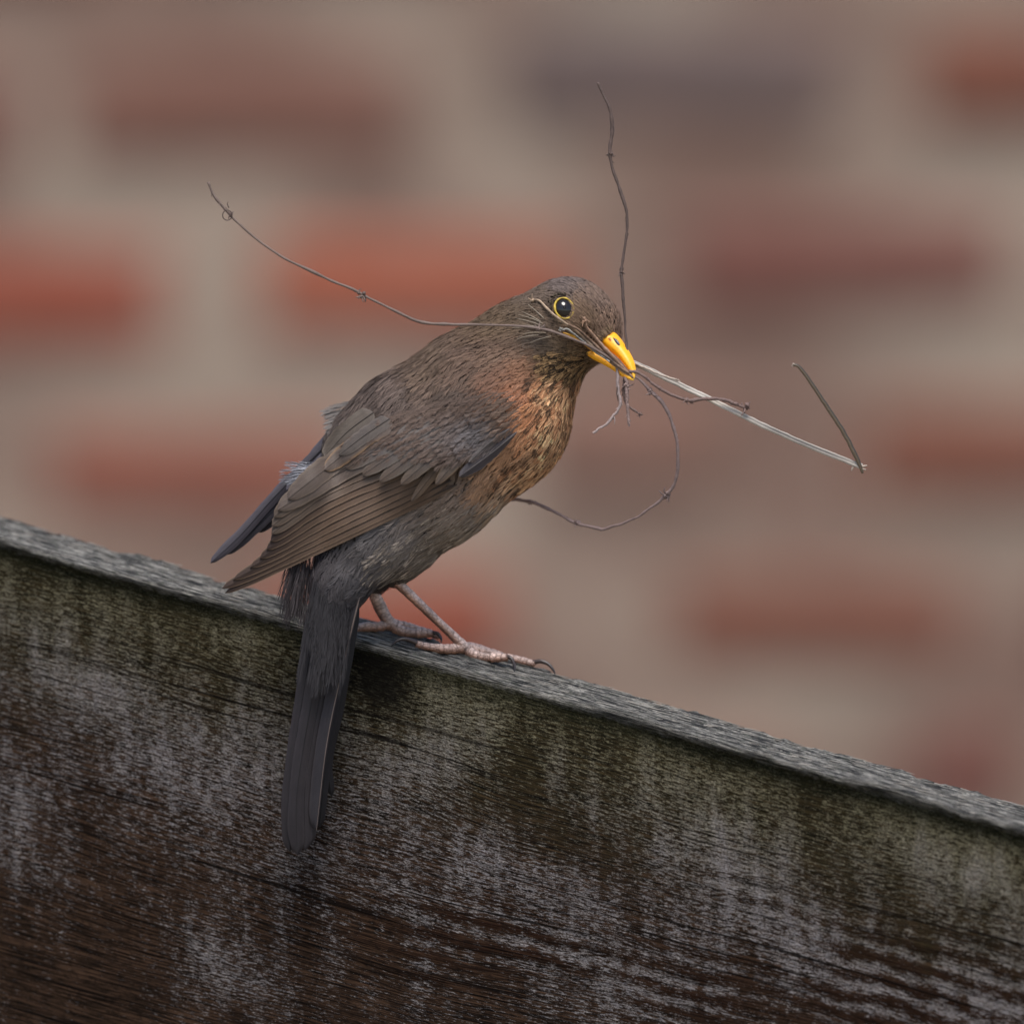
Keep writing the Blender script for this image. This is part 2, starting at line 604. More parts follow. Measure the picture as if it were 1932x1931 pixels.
tc = g.node('ShaderNodeTexCoord')
o = g.xyz(tc.outputs['Object'])
drip = g.noise(g.vec(g.math('MULTIPLY', o[0], 120.0), g.math('MULTIPLY', o[2], 26.0), 5.0), 1.0, 2.5, 0.6)    # runs straight down
big = g.noise(g.vec(g.math('MULTIPLY', mm, 0.016), g.math('MULTIPLY', tt, 0.022), 12.0), 1.0, 2, 0.5)
# growth rings: wavering bands, strongest low on the board
rw = g.noise(g.vec(g.math('MULTIPLY', mm, 0.028), g.math('MULTIPLY', tw, 0.03), 3.7), 1.0, 3, 0.6)
rph = g.math('ADD', g.math('MULTIPLY', tw, 0.115), g.math('MULTIPLY', rw, 1.5))
ring = g.math('MULTIPLY_ADD', g.math('SINE', g.math('MULTIPLY', rph, 2 * math.pi)), 0.5, 0.5)
rmask = g.math('MULTIPLY', g.math('MULTIPLY', g.ramp(tt, 40.0, 75.0), g.ramp(mm, 90.0, 220.0)), g.ramp(g.noise(g.vec(g.math('MULTIPLY', mm, 0.008), g.math('MULTIPLY', tt, 0.02), 71.0), 1.0, 1.5, 0.5), 0.40, 0.60))
ring = g.math('MULTIPLY', ring, rmask)
# thin drying cracks along the grain, two sizes
ck1 = g.noise(g.vec(g.math('MULTIPLY', mm, 0.0042), g.math('MULTIPLY', tw, 0.30), 20.0), 1.0, 3, 0.6)
ck1 = g.math('SUBTRACT', 1.0, g.ramp(ck1, 0.345, 0.385))
ck2 = g.noise(g.vec(g.math('MULTIPLY', mm, 0.012), g.math('MULTIPLY', tw, 1.1), 27.0), 1.0, 3, 0.6)
ck2 = g.math('MULTIPLY', g.math('SUBTRACT', 1.0, g.ramp(ck2, 0.36, 0.43)), 0.85)
crk = g.math('MAXIMUM', ck1, ck2)
crk = g.math('MULTIPLY', crk, g.ramp(tt, 14.0, 45.0))
# bare wood
wood = g.mix(g.ramp(fib, 0.38, 0.66), tuple(lin((16, 11, 8))), tuple(lin((80, 60, 46))))
wood = g.mix(g.math('MULTIPLY', ring, 0.75), wood, tuple(lin((40, 22, 13))))
wood = g.mix(g.math('MULTIPLY', g.ramp(gran2, 0.48, 0.64), 0.6), wood, tuple(lin((16, 11, 8))))
# grey crust: flecks drawn out along the fibres, gathered in vertical runs
fleck = g.noise(g.vec(g.math('MULTIPLY', mm, 0.24), g.math('MULTIPLY', tw, 1.25), 61.0), 1.0, 6, 0.78)
cm = g.math('ADD', g.math('MULTIPLY', fleck, 1.45), g.math('MULTIPLY', gran, 0.45))
cm = g.math('ADD', cm, g.math('MULTIPLY', drip, 0.36))
cm = g.math('ADD', cm, g.math('MULTIPLY', big, 0.42))
cm = g.math('ADD', cm, g.math('MULTIPLY', g.math('SUBTRACT', g.math('MULTIPLY', rmask, 0.45), ring), 0.22))
cm = g.math('SUBTRACT', cm, g.math('MULTIPLY', g.ramp(tt, 55.0, 190.0), 0.15))
crust = g.ramp(cm, 1.30, 1.43)
crust = g.math('MULTIPLY', crust, g.math('MULTIPLY_ADD', g.ramp(fib2, 0.36, 0.52), 0.65, 0.35))
ccol = g.mix(g.ramp(gran, 0.34, 0.70), tuple(lin((84, 74, 70))), tuple(lin((196, 190, 188))))
# green algae below the lip tints crust and wood alike
al = g.math('ADD', tt, g.math('MULTIPLY_ADD', drip, 60.0, -30.0))
al = g.math('ADD', al, g.math('MULTIPLY_ADD', big, 60.0, -30.0))
alg = g.math('SUBTRACT', 1.0, g.ramp(al, 14.0, 88.0))
acol = g.mix(g.ramp(gran, 0.35, 0.70), tuple(lin((62, 60, 34))), tuple(lin((160, 152, 108))))
ccol = g.mix(g.math('MULTIPLY', g.ramp(gran2, 0.40, 0.62), 0.25), ccol, tuple(lin((128, 132, 146))))
ccol = g.mix(g.math('MULTIPLY', alg, 0.8), ccol, acol)
wood = g.mix(g.math('MULTIPLY', alg, 0.7), wood, g.mix(g.ramp(fib, 0.35, 0.7), tuple(lin((16, 15, 8))), tuple(lin((62, 57, 33)))))
col = g.mix(g.math('MULTIPLY', crust, 0.92), wood, ccol)
# dark moss tight under the lip
ms = g.math('SUBTRACT', 1.0, g.ramp(g.math('ADD', tt, g.math('MULTIPLY_ADD', gran2, 16.0, -8.0)), 12.0, 22.0))
col = g.mix(g.math('MULTIPLY', ms, 0.75), col, g.mix(g.ramp(gran, 0.4, 0.7), tuple(lin((18, 20, 13))), tuple(lin((54, 56, 34)))))
# dark patch beside the tail, with its own ragged outline
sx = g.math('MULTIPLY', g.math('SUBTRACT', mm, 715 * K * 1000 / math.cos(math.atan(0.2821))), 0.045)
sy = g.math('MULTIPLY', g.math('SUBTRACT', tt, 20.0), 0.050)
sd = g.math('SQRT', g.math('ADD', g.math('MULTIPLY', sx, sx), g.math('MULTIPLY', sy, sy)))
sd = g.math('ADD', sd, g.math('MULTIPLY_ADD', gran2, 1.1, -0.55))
dpatch = g.math('SUBTRACT', 1.0, g.ramp(sd, 0.30, 0.95))
dpatch = g.math('MULTIPLY', dpatch, g.ramp(tt, 10.4, 12.0))
col = g.mix(g.math('MULTIPLY', dpatch, 0.9), col, tuple(lin((16, 14, 11))))
col = g.mix(g.math('MULTIPLY', crk, 0.88), col, tuple(lin((13, 9, 7))))
# silver-grey top of the board
topm = g.math('SUBTRACT', 1.0, g.ramp(g.math('ADD', tt, g.math('MULTIPLY_ADD', gran2, 5.0, -2.5)), 9.0, 12.4))
fibt = g.noise(g.vec(g.math('MULTIPLY', mm, 0.085), g.math('MULTIPLY', tt, 1.9), 41.0), 1.0, 4, 0.68)
tcol = g.mix(g.ramp(fibt, 0.40, 0.62), tuple(lin((54, 54, 55))), tuple(lin((168, 164, 156))))
tcol = g.mix(g.math('MULTIPLY', g.ramp(gran2, 0.48, 0.7), 0.5), tcol, tuple(lin((88, 92, 82))))
tcol = g.mix(g.ramp(g.noise(g.vec(g.math('MULTIPLY', mm, 0.12), g.math('MULTIPLY', tt, 1.3), 51.0), 1.0, 4, 0.7), 0.54, 0.68), tcol, tuple(lin((34, 34, 36))))
col = g.mix(topm, col, tcol)
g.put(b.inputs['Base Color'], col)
b.inputs['Roughness'].default_value = 0.95
b.inputs['Specular IOR Level'].default_value = 0.06
hgt = g.math('ADD', g.math('MULTIPLY', fib, 1.2), g.math('MULTIPLY', crust, 0.55))
hgt = g.math('ADD', hgt, g.math('MULTIPLY', gran, 0.8))
hgt = g.math('ADD', hgt, g.math('MULTIPLY', fib2, 0.5))
hgt = g.math('ADD', hgt, g.math('MULTIPLY', ring, -1.6))
hgt = g.math('SUBTRACT', hgt, g.math('MULTIPLY', crk, 1.6))
hgt = g.math('ADD', hgt, g.math('MULTIPLY', g.math('MULTIPLY', fibt, topm), 1.5))
g.put(b.inputs['Normal'], g.bump(hgt, 1.0, 0.0014))

fence = empty('fence', P((880, 1235, 0)) * np.array([1, 1, 0]) + np.array([0, 0, GZ]), 'weathered wooden fence with sloping lichen-streaked top board', 'fence')
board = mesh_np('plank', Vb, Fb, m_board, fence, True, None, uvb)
board['label'] = 'mossy grey-topped board with pale vertical lichen runs'
# slivers lifting from the worn top
sp_ = Soup()
rs = random.Random(11)
for k in range(420):
    x_ = rs.uniform(-150, 2100)
    t_ = rs.random() ** 1.6
    y_ = sil(x_) + np.interp(x_, fx, edge_n) * (1 - t_) + 40 * t_ + np.interp(x_, fx, lip_n) * t_ - 0.5
    d_ = bd(x_) - 77 + 152 * t_ + 0.5
    L_ = rs.uniform(10, 46); up_ = rs.uniform(0.3, 2.6) if k % 9 else rs.uniform(2.5, 5.0)
    p0 = np.array([x_, y_ + 0.6, d_]); p2 = p0 + np.array([L_, L_ * 0.2821 - up_, L_ * YAW + rs.uniform(-1, 1)])
    g_ = rs.uniform(0.35, 1.2)
    tube(sp_, [p0, (p0 + p2) / 2 + np.array([0, 0.4, 0]), p2], [rs.uniform(0.6, 1.3), rs.uniform(0.6, 1.1), 0.25], lin((140, 134, 126)) * g_, 5, 4, cap=False)
spl = sp_.build('splinters', M_twig, fence)
spl['kind'] = 'stuff'
# boards below the picture, and the posts that carry them
for dn in (1.0, 2.0, 3.0, 4.0):
    s = Soup()
    qx = np.array([-1700.0, 1000.0, 3700.0])
    h0, h1, th_ = dn * (BH + 30) + 20, (dn + 1) * (BH + 30) - 10, 80
    ring4 = np.array([[h0, -th_], [h0, th_], [h1, th_], [h1, -th_]])
    q = np.array([[[x_, sil(x_) + a[0], bd(x_) + a[1]] for a in ring4] for x_ in qx]).reshape(-1, 3)
    f = grid_faces(3, 4, True)[:, ::-1]
    f = np.r_[f, [[0, 1, 2, 3]], [[11, 10, 9, 8]]]
    o_ = mesh_np('plank', P(q), f, m_board, fence, False, None,
                 np.stack([q[:, 0] * K, (q[:, 1] - sil(q[:, 0])) * K], -1))
for x_ in (-1500.0, 3500.0):
    zc = P((x_, sil(x_), bd(x_)))
    top = zc[2] - 0.01
    w = 0.045
    yb = zc[1] + 0.018 + 0.002
    pts = [(zc[0] - w, yb), (zc[0] + w, yb), (zc[0] + w, yb + 2 * w), (zc[0] - w, yb + 2 * w)]
    V = [(a, c_, GZ - 0.02) for a, c_ in pts] + [(a, c_, top) for a, c_ in pts] + [(zc[0], yb + w, top + 0.02)]
    F = [[3, 2, 1, 0]] + [[i, (i + 1) % 4, 4 + (i + 1) % 4, 4 + i] for i in range(4)] + [[4 + i, 4 + (i + 1) % 4, 8] for i in range(4)]
    mesh_np('post', V, F, m_board, fence, False, None, [(v[2], v[0] + 0.1) for v in V])

# ------------------------------------------------------------------ the bird's body as a smooth blend of tapered shapes
SPINE = [((925, 788, -15), 142), ((800, 890, 15), 141), ((692, 1008, 58), 88), ((638, 1105, 92), 46), ((616, 1180, 106), 20)]
PRIMS = []
for (a, ra), (b_, rb) in zip(SPINE[:-1], SPINE[1:]):
    PRIMS.append((a, b_, ra, rb, 30))
PRIMS += [
    ((925, 772, -15), (988, 676, -14), 142, 101, 40),      # neck
    ((988, 676, -14), (1063, 617, 0), 101, 86, 40),        # to the head
    ((1068, 612, 4), (1133, 632, 24), 80, 38, 22),         # forehead
    ((1085, 602, 4), (1122, 607, 12), 70, 47, 20),         # brow of the far side
    ((1080, 640, 10), (1128, 662, 36), 50, 20, 20),        # chin and throat
    ((895, 760, -15), (765, 806, 0), 134, 96, 40),         # mantle
    ((765, 806, 0), (690, 852, 10), 96, 80, 40),           # lower back
    ((770, 1030, 20), (746, 1090, 14), 52, 16, 24),        # near thigh
    ((730, 1040, -30), (708, 1105, -46), 52, 17, 24),      # far thigh
]


def round_cone(p, a, b, r1, r2):
    a = np.asarray(a, float); b = np.asarray(b, float)
    ba = b - a; l2 = ba @ ba; rr = r1 - r2; a2 = l2 - rr * rr; il2 = 1 / l2
    pa = p - a
    y = pa @ ba; z = y - l2
    x2 = ((pa * l2 - y[..., None] * ba) ** 2).sum(-1)
    y2 = y * y * l2; z2 = z * z * l2
    k = np.sign(rr) * rr * rr * x2
    r_mid = (np.sqrt(x2 * a2 * il2) + y * rr) * il2 - r1
    r_b = np.sqrt(x2 + z2) * il2 - r2
    r_a = np.sqrt(x2 + y2) * il2 - r1
    return np.where(np.sign(z) * a2 * z2 > k, r_b, np.where(np.sign(y) * a2 * y2 < k, r_a, r_mid))


def sdf(p):
    v = None
    for a, b_, ra, rb, kk in PRIMS:
        s = round_cone(p, a, b_, ra, rb)
        if v is None:
            v = s
        else:
            h = np.clip(0.5 + 0.5 * (s - v) / kk, 0, 1)
            v = s * (1 - h) + v * h - kk * h * (1 - h)
    return v


CS = 5.0
G0 = np.array([540.0, 480.0, -210.0]); G1 = np.array([1220.0, 1290.0, 280.0])
gn = ((G1 - G0) / CS).astype(int) + 1
ax_ = [G0[i] + CS * np.arange(gn[i]) for i in range(3)]
GP = np.stack(np.meshgrid(*ax_, indexing='ij'), -1)
SD = np.stack([sdf(GP[i]) for i in range(gn[0])], 0)
GR = np.stack(np.gradient(SD, CS), -1)


def trilin(arr, p):
    q = (np.asarray(p, float) - G0) / CS
    q = np.clip(q, 0, np.array(gn) - 1.001)
    i = q.astype(int); f = q - i
    out = 0
    for dx in (0, 1):
        wx = f[..., 0] if dx else 1 - f[..., 0]
        for dy in (0, 1):
            wy = f[..., 1] if dy else 1 - f[..., 1]
            for dz in (0, 1):
                w = wx * wy * (f[..., 2] if dz else 1 - f[..., 2])
                v = arr[i[..., 0] + dx, i[..., 1] + dy, i[..., 2] + dz]
                out = out + (w[..., None] * v if v.ndim > w.ndim else w * v)
    return out


def surface_nets(V):
    s = V < 0
    nx, ny, nz = V.shape
    c = np.zeros((nx - 1, ny - 1, nz - 1), int)
    for dx in (0, 1):
        for dy in (0, 1):
            for dz in (0, 1):
                c += s[dx:nx - 1 + dx, dy:ny - 1 + dy, dz:nz - 1 + dz]
    act = np.argwhere((c > 0) & (c < 8))
    idx = -np.ones(c.shape, int)
    idx[tuple(act.T)] = np.arange(len(act))
    pos = np.zeros((len(act), 3)); cnt = np.zeros(len(act))
    cor = [(a, b_, c_) for a in (0, 1) for b_ in (0, 1) for c_ in (0, 1)]
    for u in cor:
        for ax in range(3):
            if u[ax]:
                continue
            w = list(u); w[ax] = 1
            va = V[tuple((act + u).T)]; vb = V[tuple((act + w).T)]
            m = (va < 0) != (vb < 0)
            t = va[m] / (va[m] - vb[m])
            q = np.tile(np.array(u, float), (m.sum(), 1)); q[:, ax] += t
            pos[m] += q; cnt[m] += 1
    pos = act + pos / cnt[:, None]
    F = []
    for ax in range(3):
        sa = np.swapaxes(s, 0, ax); ia = np.swapaxes(idx, 0, ax)
        e = np.argwhere(sa[:-1, 1:-1, 1:-1] != sa[1:, 1:-1, 1:-1])
        i, j, k = e[:, 0], e[:, 1] + 1, e[:, 2] + 1
        q = np.stack([ia[i, j - 1, k - 1], ia[i, j, k - 1], ia[i, j, k], ia[i, j - 1, k]], -1)
        flip = sa[i, j, k] != (ax == 1)
        q[~flip] = q[~flip][:, ::-1]
        F.append(q)
    return G0 + pos * CS, np.concatenate(F)


BV, BF = surface_nets(SD)


def front(x, y, inflate=0.0):
    """depth of the body's camera side at photo position x, y"""
    x = np.atleast_1d(np.asarray(x, float)); y = np.atleast_1d(np.asarray(y, float))
    ds = np.arange(275, -205, -2.5)
    p = np.stack([np.repeat(x[:, None], len(ds), 1), np.repeat(y[:, None], len(ds), 1), np.repeat(ds[None], len(x), 0)], -1)
    v = trilin(SD, p) - inflate
    hit = v < 0
    r = np.where(hit.any(1), ds[hit.argmax(1)], -999.0)
    return r


# smooth sheet on which the near wing lies
hx = np.arange(380, 1060, 6.0); hy = np.arange(660, 1190, 6.0)
HX, HY = np.meshgrid(hx, hy, indexing='ij')
hb = front(HX.ravel(), HY.ravel()).reshape(HX.shape)
ext = 96 + (HX - 420) * 0.16 - np.clip(HY - 1000, 0, 300) * 0.06
Hs = np.where(hb > 0, np.maximum(hb, 60), np.minimum(ext, 130))


def blur2(a, n):
    for _ in range(n):
        p = np.pad(a, 1, 'edge')
        a = (p[:-2, 1:-1] + p[2:, 1:-1] + p[1:-1, :-2] + p[1:-1, 2:] + 4 * p[1:-1, 1:-1]) / 8
    return a


Hs = blur2(Hs, 40)
Hs = np.maximum(Hs, np.where(hb > -900, hb, -999) + 7)
Hs = blur2(Hs, 10)


def wing_d(x, y):
    i = np.clip((np.asarray(x) - hx[0]) / 6.0, 0, len(hx) - 1.001)
    j = np.clip((np.asarray(y) - hy[0]) / 6.0, 0, len(hy) - 1.001)
    a, b_ = i.astype(int), j.astype(int)
    u, v = i - a, j - b_
    return Hs[a, b_] * (1 - u) * (1 - v) + Hs[a + 1, b_] * u * (1 - v) + Hs[a, b_ + 1] * (1 - u) * v + Hs[a + 1, b_ + 1] * u * v


# plumage colours, anchored on the bird
ANCH = [
    (1080, 530, (96, 88, 84)), (1020, 545, (92, 82, 72)), (1140, 570, (108, 94, 84)), (1160, 610, (116, 98, 84)), (950, 600, (90, 77, 62)), (850, 660, (88, 76, 65)),
    (760, 735, (80, 72, 67)), (670, 800, (80, 74, 70)), (1000, 600, (88, 77, 64)), (1030, 640, (80, 72, 64)), (1105, 605, (104, 88, 72)),
    (1050, 660, (84, 74, 62)), (1085, 680, (92, 78, 58)), (1060, 695, (100, 80, 58)), (955, 660, (98, 82, 70)), (960, 700, (108, 84, 70)), (1000, 700, (122, 92, 72)),
    (985, 735, (146, 102, 76)), (1012, 765, (172, 124, 90)), (1062, 740, (186, 150, 112)), (1050, 800, (180, 146, 110)), (1000, 830, (152, 120, 92)),
    (1030, 870, (172, 142, 108)), (950, 880, (132, 106, 82)), (985, 915, (158, 140, 118)), (905, 925, (112, 102, 92)), (930, 975, (124, 116, 104)),
    (860, 1030, (104, 99, 92)), (800, 1000, (98, 95, 92)), (750, 1010, (86, 85, 85)), (700, 1065, (66, 66, 68)), (630, 1110, (60, 59, 62)), (600, 1150, (54, 53, 55)),
    (560, 1090, (46, 42, 44)), (800, 1080, (62, 58, 54)), (900, 1020, (76, 70, 62)), (880, 720, (84, 75, 68)), (900, 680, (92, 78, 68)), (780, 800, (82, 74, 68)), (850, 780, (84, 75, 69)),
]
AX = np.array([(a[0], a[1]) for a in ANCH], float)
AC = np.array([lin(a[2]) for a in ANCH]) * np.array([1.05, 0.965, 0.94])


def region_colour(p):
    d2 = ((p[:, None, :2] - AX[None]) ** 2).sum(-1)
    w = 1.0 / (d2 + 120.0) ** 2.0
    return (w @ AC) / w.sum(1, keepdims=True)


# flow of the plumage: from the bill back to the tail
FL = np.array([(1150, 655, 45), (1110, 625, 20), (1050, 612, 0), (990, 672, -14), (925, 780, -15), (800, 890, 15), (692, 1008, 58), (638, 1105, 92), (612, 1220, 110)], float)


def flow(p):
    mid = (FL[1:] + FL[:-1]) / 2; t = unit(FL[1:] - FL[:-1])
    d2 = ((p[:, None] - mid[None]) ** 2).sum(-1)
    w = 1.0 / (d2 + 400.0) ** 2
    return unit((w[..., None] * t[None]).sum(1))


def barbs(base, nrm, dirv, L, W, nb, h0, h1, colfn, surf='body', bw=1.5, splay=1.0, jitter=1.0, seed=1, soup=None, m=4):
    """contour feathers, each a fan of barbs either side of its shaft, laid on the body or the wing"""
    r = np.random.default_rng(seed)
    n = len(base)
    side = unit(np.cross(nrm, dirv))
    i = np.linspace(0.10, 0.93, nb)
    i = np.concatenate([i, i, [0.05]])                                   # two sides and the shaft
    sg = np.concatenate([np.ones(nb), -np.ones(nb), [0.0]])
    env = np.sin(np.pi * np.clip(0.16 + 0.80 * i, 0, 1)) ** 0.75 * np.abs(sg)
    B = len(i)
    ij = i[None] + r.normal(0, 0.02, (n, B)) * jitter
    q = np.linspace(0, 1, m)
    ln = np.where(np.abs(sg) > 0, 0.42, 0.92)[None] * (1 + 0.16 * jitter * r.normal(0, 1, (n, B)))
    along = np.clip(1.08 - 0.35 * i, 0, 1)
    a = ij[..., None] + ln[..., None] * (q ** 0.9) * (0.55 + 0.25 * along[None, :, None])
    a = np.where(a > 1.0, 1.0 + (a - 1.0) * 0.3, a)                      # round the tip
    b_ = (sg * env)[None, :, None] * (0.42 + 0.58 * q ** 1.1)[None, None] * (1 + 0.18 * jitter * r.normal(0, 1, (n, B)))[..., None] * splay
    b_ = b_ + 0.05 * jitter * r.normal(0, 1, (n, B, 1)) * q
    p = base[:, None, None] + dirv[:, None, None] * (a * L[:, None, None])[..., None] + side[:, None, None] * (b_ * W[:, None, None])[..., None]
    hh = h0 + (h1 - h0) * a + r.normal(0, 0.25, (n, 1, 1)) * (h1 - h0) * a - 0.5 * (h1 - h0) * np.abs(b_) ** 2 + r.normal(0, 0.5, (n, B, 1)) * q
    if surf == 'body':
        for _ in range(2):
            v = trilin(SD, p); gr = trilin(GR, p)
            gl = np.linalg.norm(gr, axis=-1, keepdims=True)
            gu = gr / np.maximum(gl, 1e-3)
            p = p - gu * np.clip(v - hh, -60, 60)[..., None]
        nn = gu
    elif surf == 'wing':
        p[..., 2] = wing_d(p[..., 0], p[..., 1]) + hh
        e = 6.0
        dzx = (wing_d(p[..., 0] + e, p[..., 1]) - wing_d(p[..., 0] - e, p[..., 1])) / (2 * e)
        dzy = (wing_d(p[..., 0], p[..., 1] + e) - wing_d(p[..., 0], p[..., 1] - e)) / (2 * e)
        nn = unit(np.stack([-dzx, -dzy, np.ones_like(dzx)], -1))
    else:
        p = p + nrm[:, None, None] * hh[..., None]
        nn = np.broadcast_to(nrm[:, None, None], p.shape)
    T = unit(np.gradient(p, axis=2))
    wv = np.cross(nn, T) + nn * r.normal(0, 0.35, (n, B, 1, 1))
    wd = bw * np.array([1.0, 0.95, 0.75, 0.22])[:m] if m == 4 else bw * np.linspace(1, 0.25, m)
    wv = unit(wv) * wd[None, None, :, None]
    V = np.stack([p - wv * 0.5, p + wv * 0.5], 3).reshape(-1, 3)
    k = (np.arange(n * B) * m * 2)[:, None] + (np.arange(m - 1) * 2)[None]
    F = np.stack([k, k + 1, k + 3, k + 2], -1).reshape(-1, 4)
    C = colfn(base, a, b_, r)                                             # (n,B,m,3)
    C = np.repeat(C[..., None, :], 2, 3).reshape(-1, 3)
    soup.add(V, F, np.clip(C, 0.001, 0.9))


# ------------------------------------------------------------------ bird root and body
bird = empty('blackbird', P((880, 1238, -20)), 'brown female blackbird perched on the fence with dry stems in its yellow bill', 'bird')
cb = region_colour(BV) * 0.9
mesh_np('body', P(BV), BF, M_skin, bird, True, cb)

# sample feather positions
tri = np.concatenate([BF[:, [0, 1, 2]], BF[:, [0, 2, 3]]])
tp = BV[tri]
ar = np.linalg.norm(np.cross(tp[:, 1] - tp[:, 0], tp[:, 2] - tp[:, 0]), axis=1)
NC = 42000
ti = rng.choice(len(tri), NC, p=ar / ar.sum())
uu = rng.random((NC, 2)); fl = uu.sum(1) > 1; uu[fl] = 1 - uu[fl]
cp = tp[ti, 0] + uu[:, :1] * (tp[ti, 1] - tp[ti, 0]) + uu[:, 1:] * (tp[ti, 2] - tp[ti, 0])
cn = unit(trilin(GR, cp))


def in_poly(p, poly):
    x, y = p[:, 0], p[:, 1]
    r = np.zeros(len(p), bool)
    q = poly[-1]
    for k in poly:
        c = ((k[1] > y) != (q[1] > y)) & (x < (q[0] - k[0]) * (y - k[1]) / (q[1] - k[1] + 1e-9) + k[0])
        r ^= c
        q = k
    return r


WINGPOLY = [(985, 770), (968, 830), (905, 885), (800, 940), (690, 998), (560, 1062), (540, 1040), (560, 960), (640, 872), (700, 842), (770, 826), (860, 808), (930, 770)]
wingmask = in_poly(cp, WINGPOLY) & (cn[:, 2] > 0.15)
EYE = np.array([1064.0, 582.0])
eyemask = (np.hypot((cp[:, 0] - EYE[0]) / 19, (cp[:, 1] - EYE[1]) / 23) < 1.22) & (cn[:, 2] > 0.2)
headd = np.linalg.norm(cp - np.array([1075, 612, 5]), axis=1)
billd = np.linalg.norm(cp - np.array([1142, 652, 48]), axis=1)
spc = np.interp(headd, [85, 120, 200, 300], [7.5, 9.5, 15, 18.0])
spc = np.where(billd < 45, 5.5, spc)
hidden = cn[:, 2] < -0.35
spc = np.where(hidden, spc * 1.35, spc)
ok = ~(wingmask | eyemask)
cell = {}
keep = []
for k in np.argsort(spc * rng.uniform(0.9, 1.1, NC)) if False else range(NC):
    if not ok[k]:
        continue
    s = spc[k]
    key = (int(cp[k, 0] // 20), int(cp[k, 1] // 20), int(cp[k, 2] // 20))
    bad = False
    for a in (-1, 0, 1):
        for b_ in (-1, 0, 1):
            for c_ in (-1, 0, 1):
                for j in cell.get((key[0] + a, key[1] + b_, key[2] + c_), ()):
                    d = cp[k] - cp[j]
                    if d @ d < s * s * 0.72:
                        bad = True; break
                if bad: break
            if bad: break
        if bad: break
    if not bad:
        cell.setdefault(key, []).append(k)
        keep.append(k)
keep = np.array(keep)
fb, fnr = cp[keep], cn[keep]
fd = flow(fb)
fd = fd + rng.normal(0, 0.09, fd.shape)
# head: plumage streams away from the bill
away = unit(fb - np.array([1160, 665, 60.0]))
wgt = np.clip(1 - (np.linalg.norm(fb - np.array([1110, 630, 25]), axis=1) - 40) / 90, 0, 1)[:, None]
fd = fd * (1 - wgt) + away * wgt
fd = unit(fd - fnr * (fd * fnr).sum(1, keepdims=True))
hd = headd[keep]; bdst = billd[keep]
FLN = np.interp(hd, [80, 115, 180, 280, 380], [25, 32, 52, 66, 78])
FLN = np.where(bdst < 42, 13, np.where(bdst < 70, 18, FLN))
FLN = FLN * rng.uniform(0.85, 1.15, len(FLN))
FWD = FLN * np.interp(hd, [90, 200, 300], [0.20, 0.24, 0.22])


def plume_colour(base, a, b_, r):
    n, B, m = a.shape
    c = 1.28 * region_colour(base)[:, None, None, :] * np.ones((1, B, m, 1))
    var = np.exp(r.normal(0, 0.09, (n, 1, 1, 1))) * np.exp(r.normal(0, 0.08, (n, B, 1, 1)))
    c = c * var
    # darker grey towards the base of a feather, paler tip
    c = c * (0.78 + 0.30 * np.clip(a, 0, 1.1))[..., None]
    x, y = base[:, 0], base[:, 1]
    sst = lambda e0, e1, v: (lambda t: t * t * (3 - 2 * t))(np.clip((v - e0) / (e1 - e0), 0, 1))
    # breast spots: dark drop in the middle of the feather, paler sides
    br = sst(945, 1030, x) * sst(690, 735, y) * (1 - sst(880, 960, y))
    br = np.maximum(br, 0.45 * sst(860, 980, x) * sst(800, 860, y) * (1 - sst(920, 1000, y)))
    has = (r.random(n) < 0.35)
    sp = (br * has)[:, None, None] * np.exp(-(b_ / 0.55) ** 2) * sst(0.42, 0.7, a)
    c = c * (1 + br * (0.30 + 0.30 * r.normal(0, 1, n)))[:, None, None, None]
    c = c * (1 - 0.88 * np.clip(sp, 0, 1)[..., None])
    pale = (br * (r.random(n) < 0.5))[:, None, None] * sst(0.4, 0.9, np.abs(b_)) * sst(0.5, 0.9, a)
    c = c * (1 + 0.5 * pale[..., None]) + 0.05 * pale[..., None]
    # throat: buff and black stripes
    th = np.exp(-(((x - 1072) / 34) ** 2 + ((y - 688) / 20) ** 2))
    dark = (r.random(n) < 0.5)
    c = c * (1 - (th * dark)[:, None, None, None] * 0.86)
    c = c + ((th * ~dark)[:, None, None, None] * np.array(lin((158, 128, 84))) * 0.35)
    # belly: scattered pale shafts
    be = np.exp(-(((x - 860) / 130) ** 2 + ((y - 980) / 80) ** 2))
    c = c * (1 + (0.9 * be * (r.random(n) < 0.25))[:, None, None, None] * np.exp(-(b_ / 0.18) ** 2)[..., None])
    # ear coverts: fine pale shaft streaks
    ec = np.exp(-(((x - 1005) / 32) ** 2 + ((y - 615) / 36) ** 2))
    c = c * (1 + (1.3 * ec * (r.random(n) < 0.30))[:, None, None, None] * np.exp(-(b_ / 0.15) ** 2)[..., None])
    # mottled mantle
    mt = 0.30 * np.sin(x * 0.11 + y * 0.05 + 2.0 * np.sin(y * 0.04)) * np.exp(-(((x - 800) / 120) ** 2 + ((y - 710) / 70) ** 2))
    c = c * (1 + mt)[:, None, None, None]
    return c


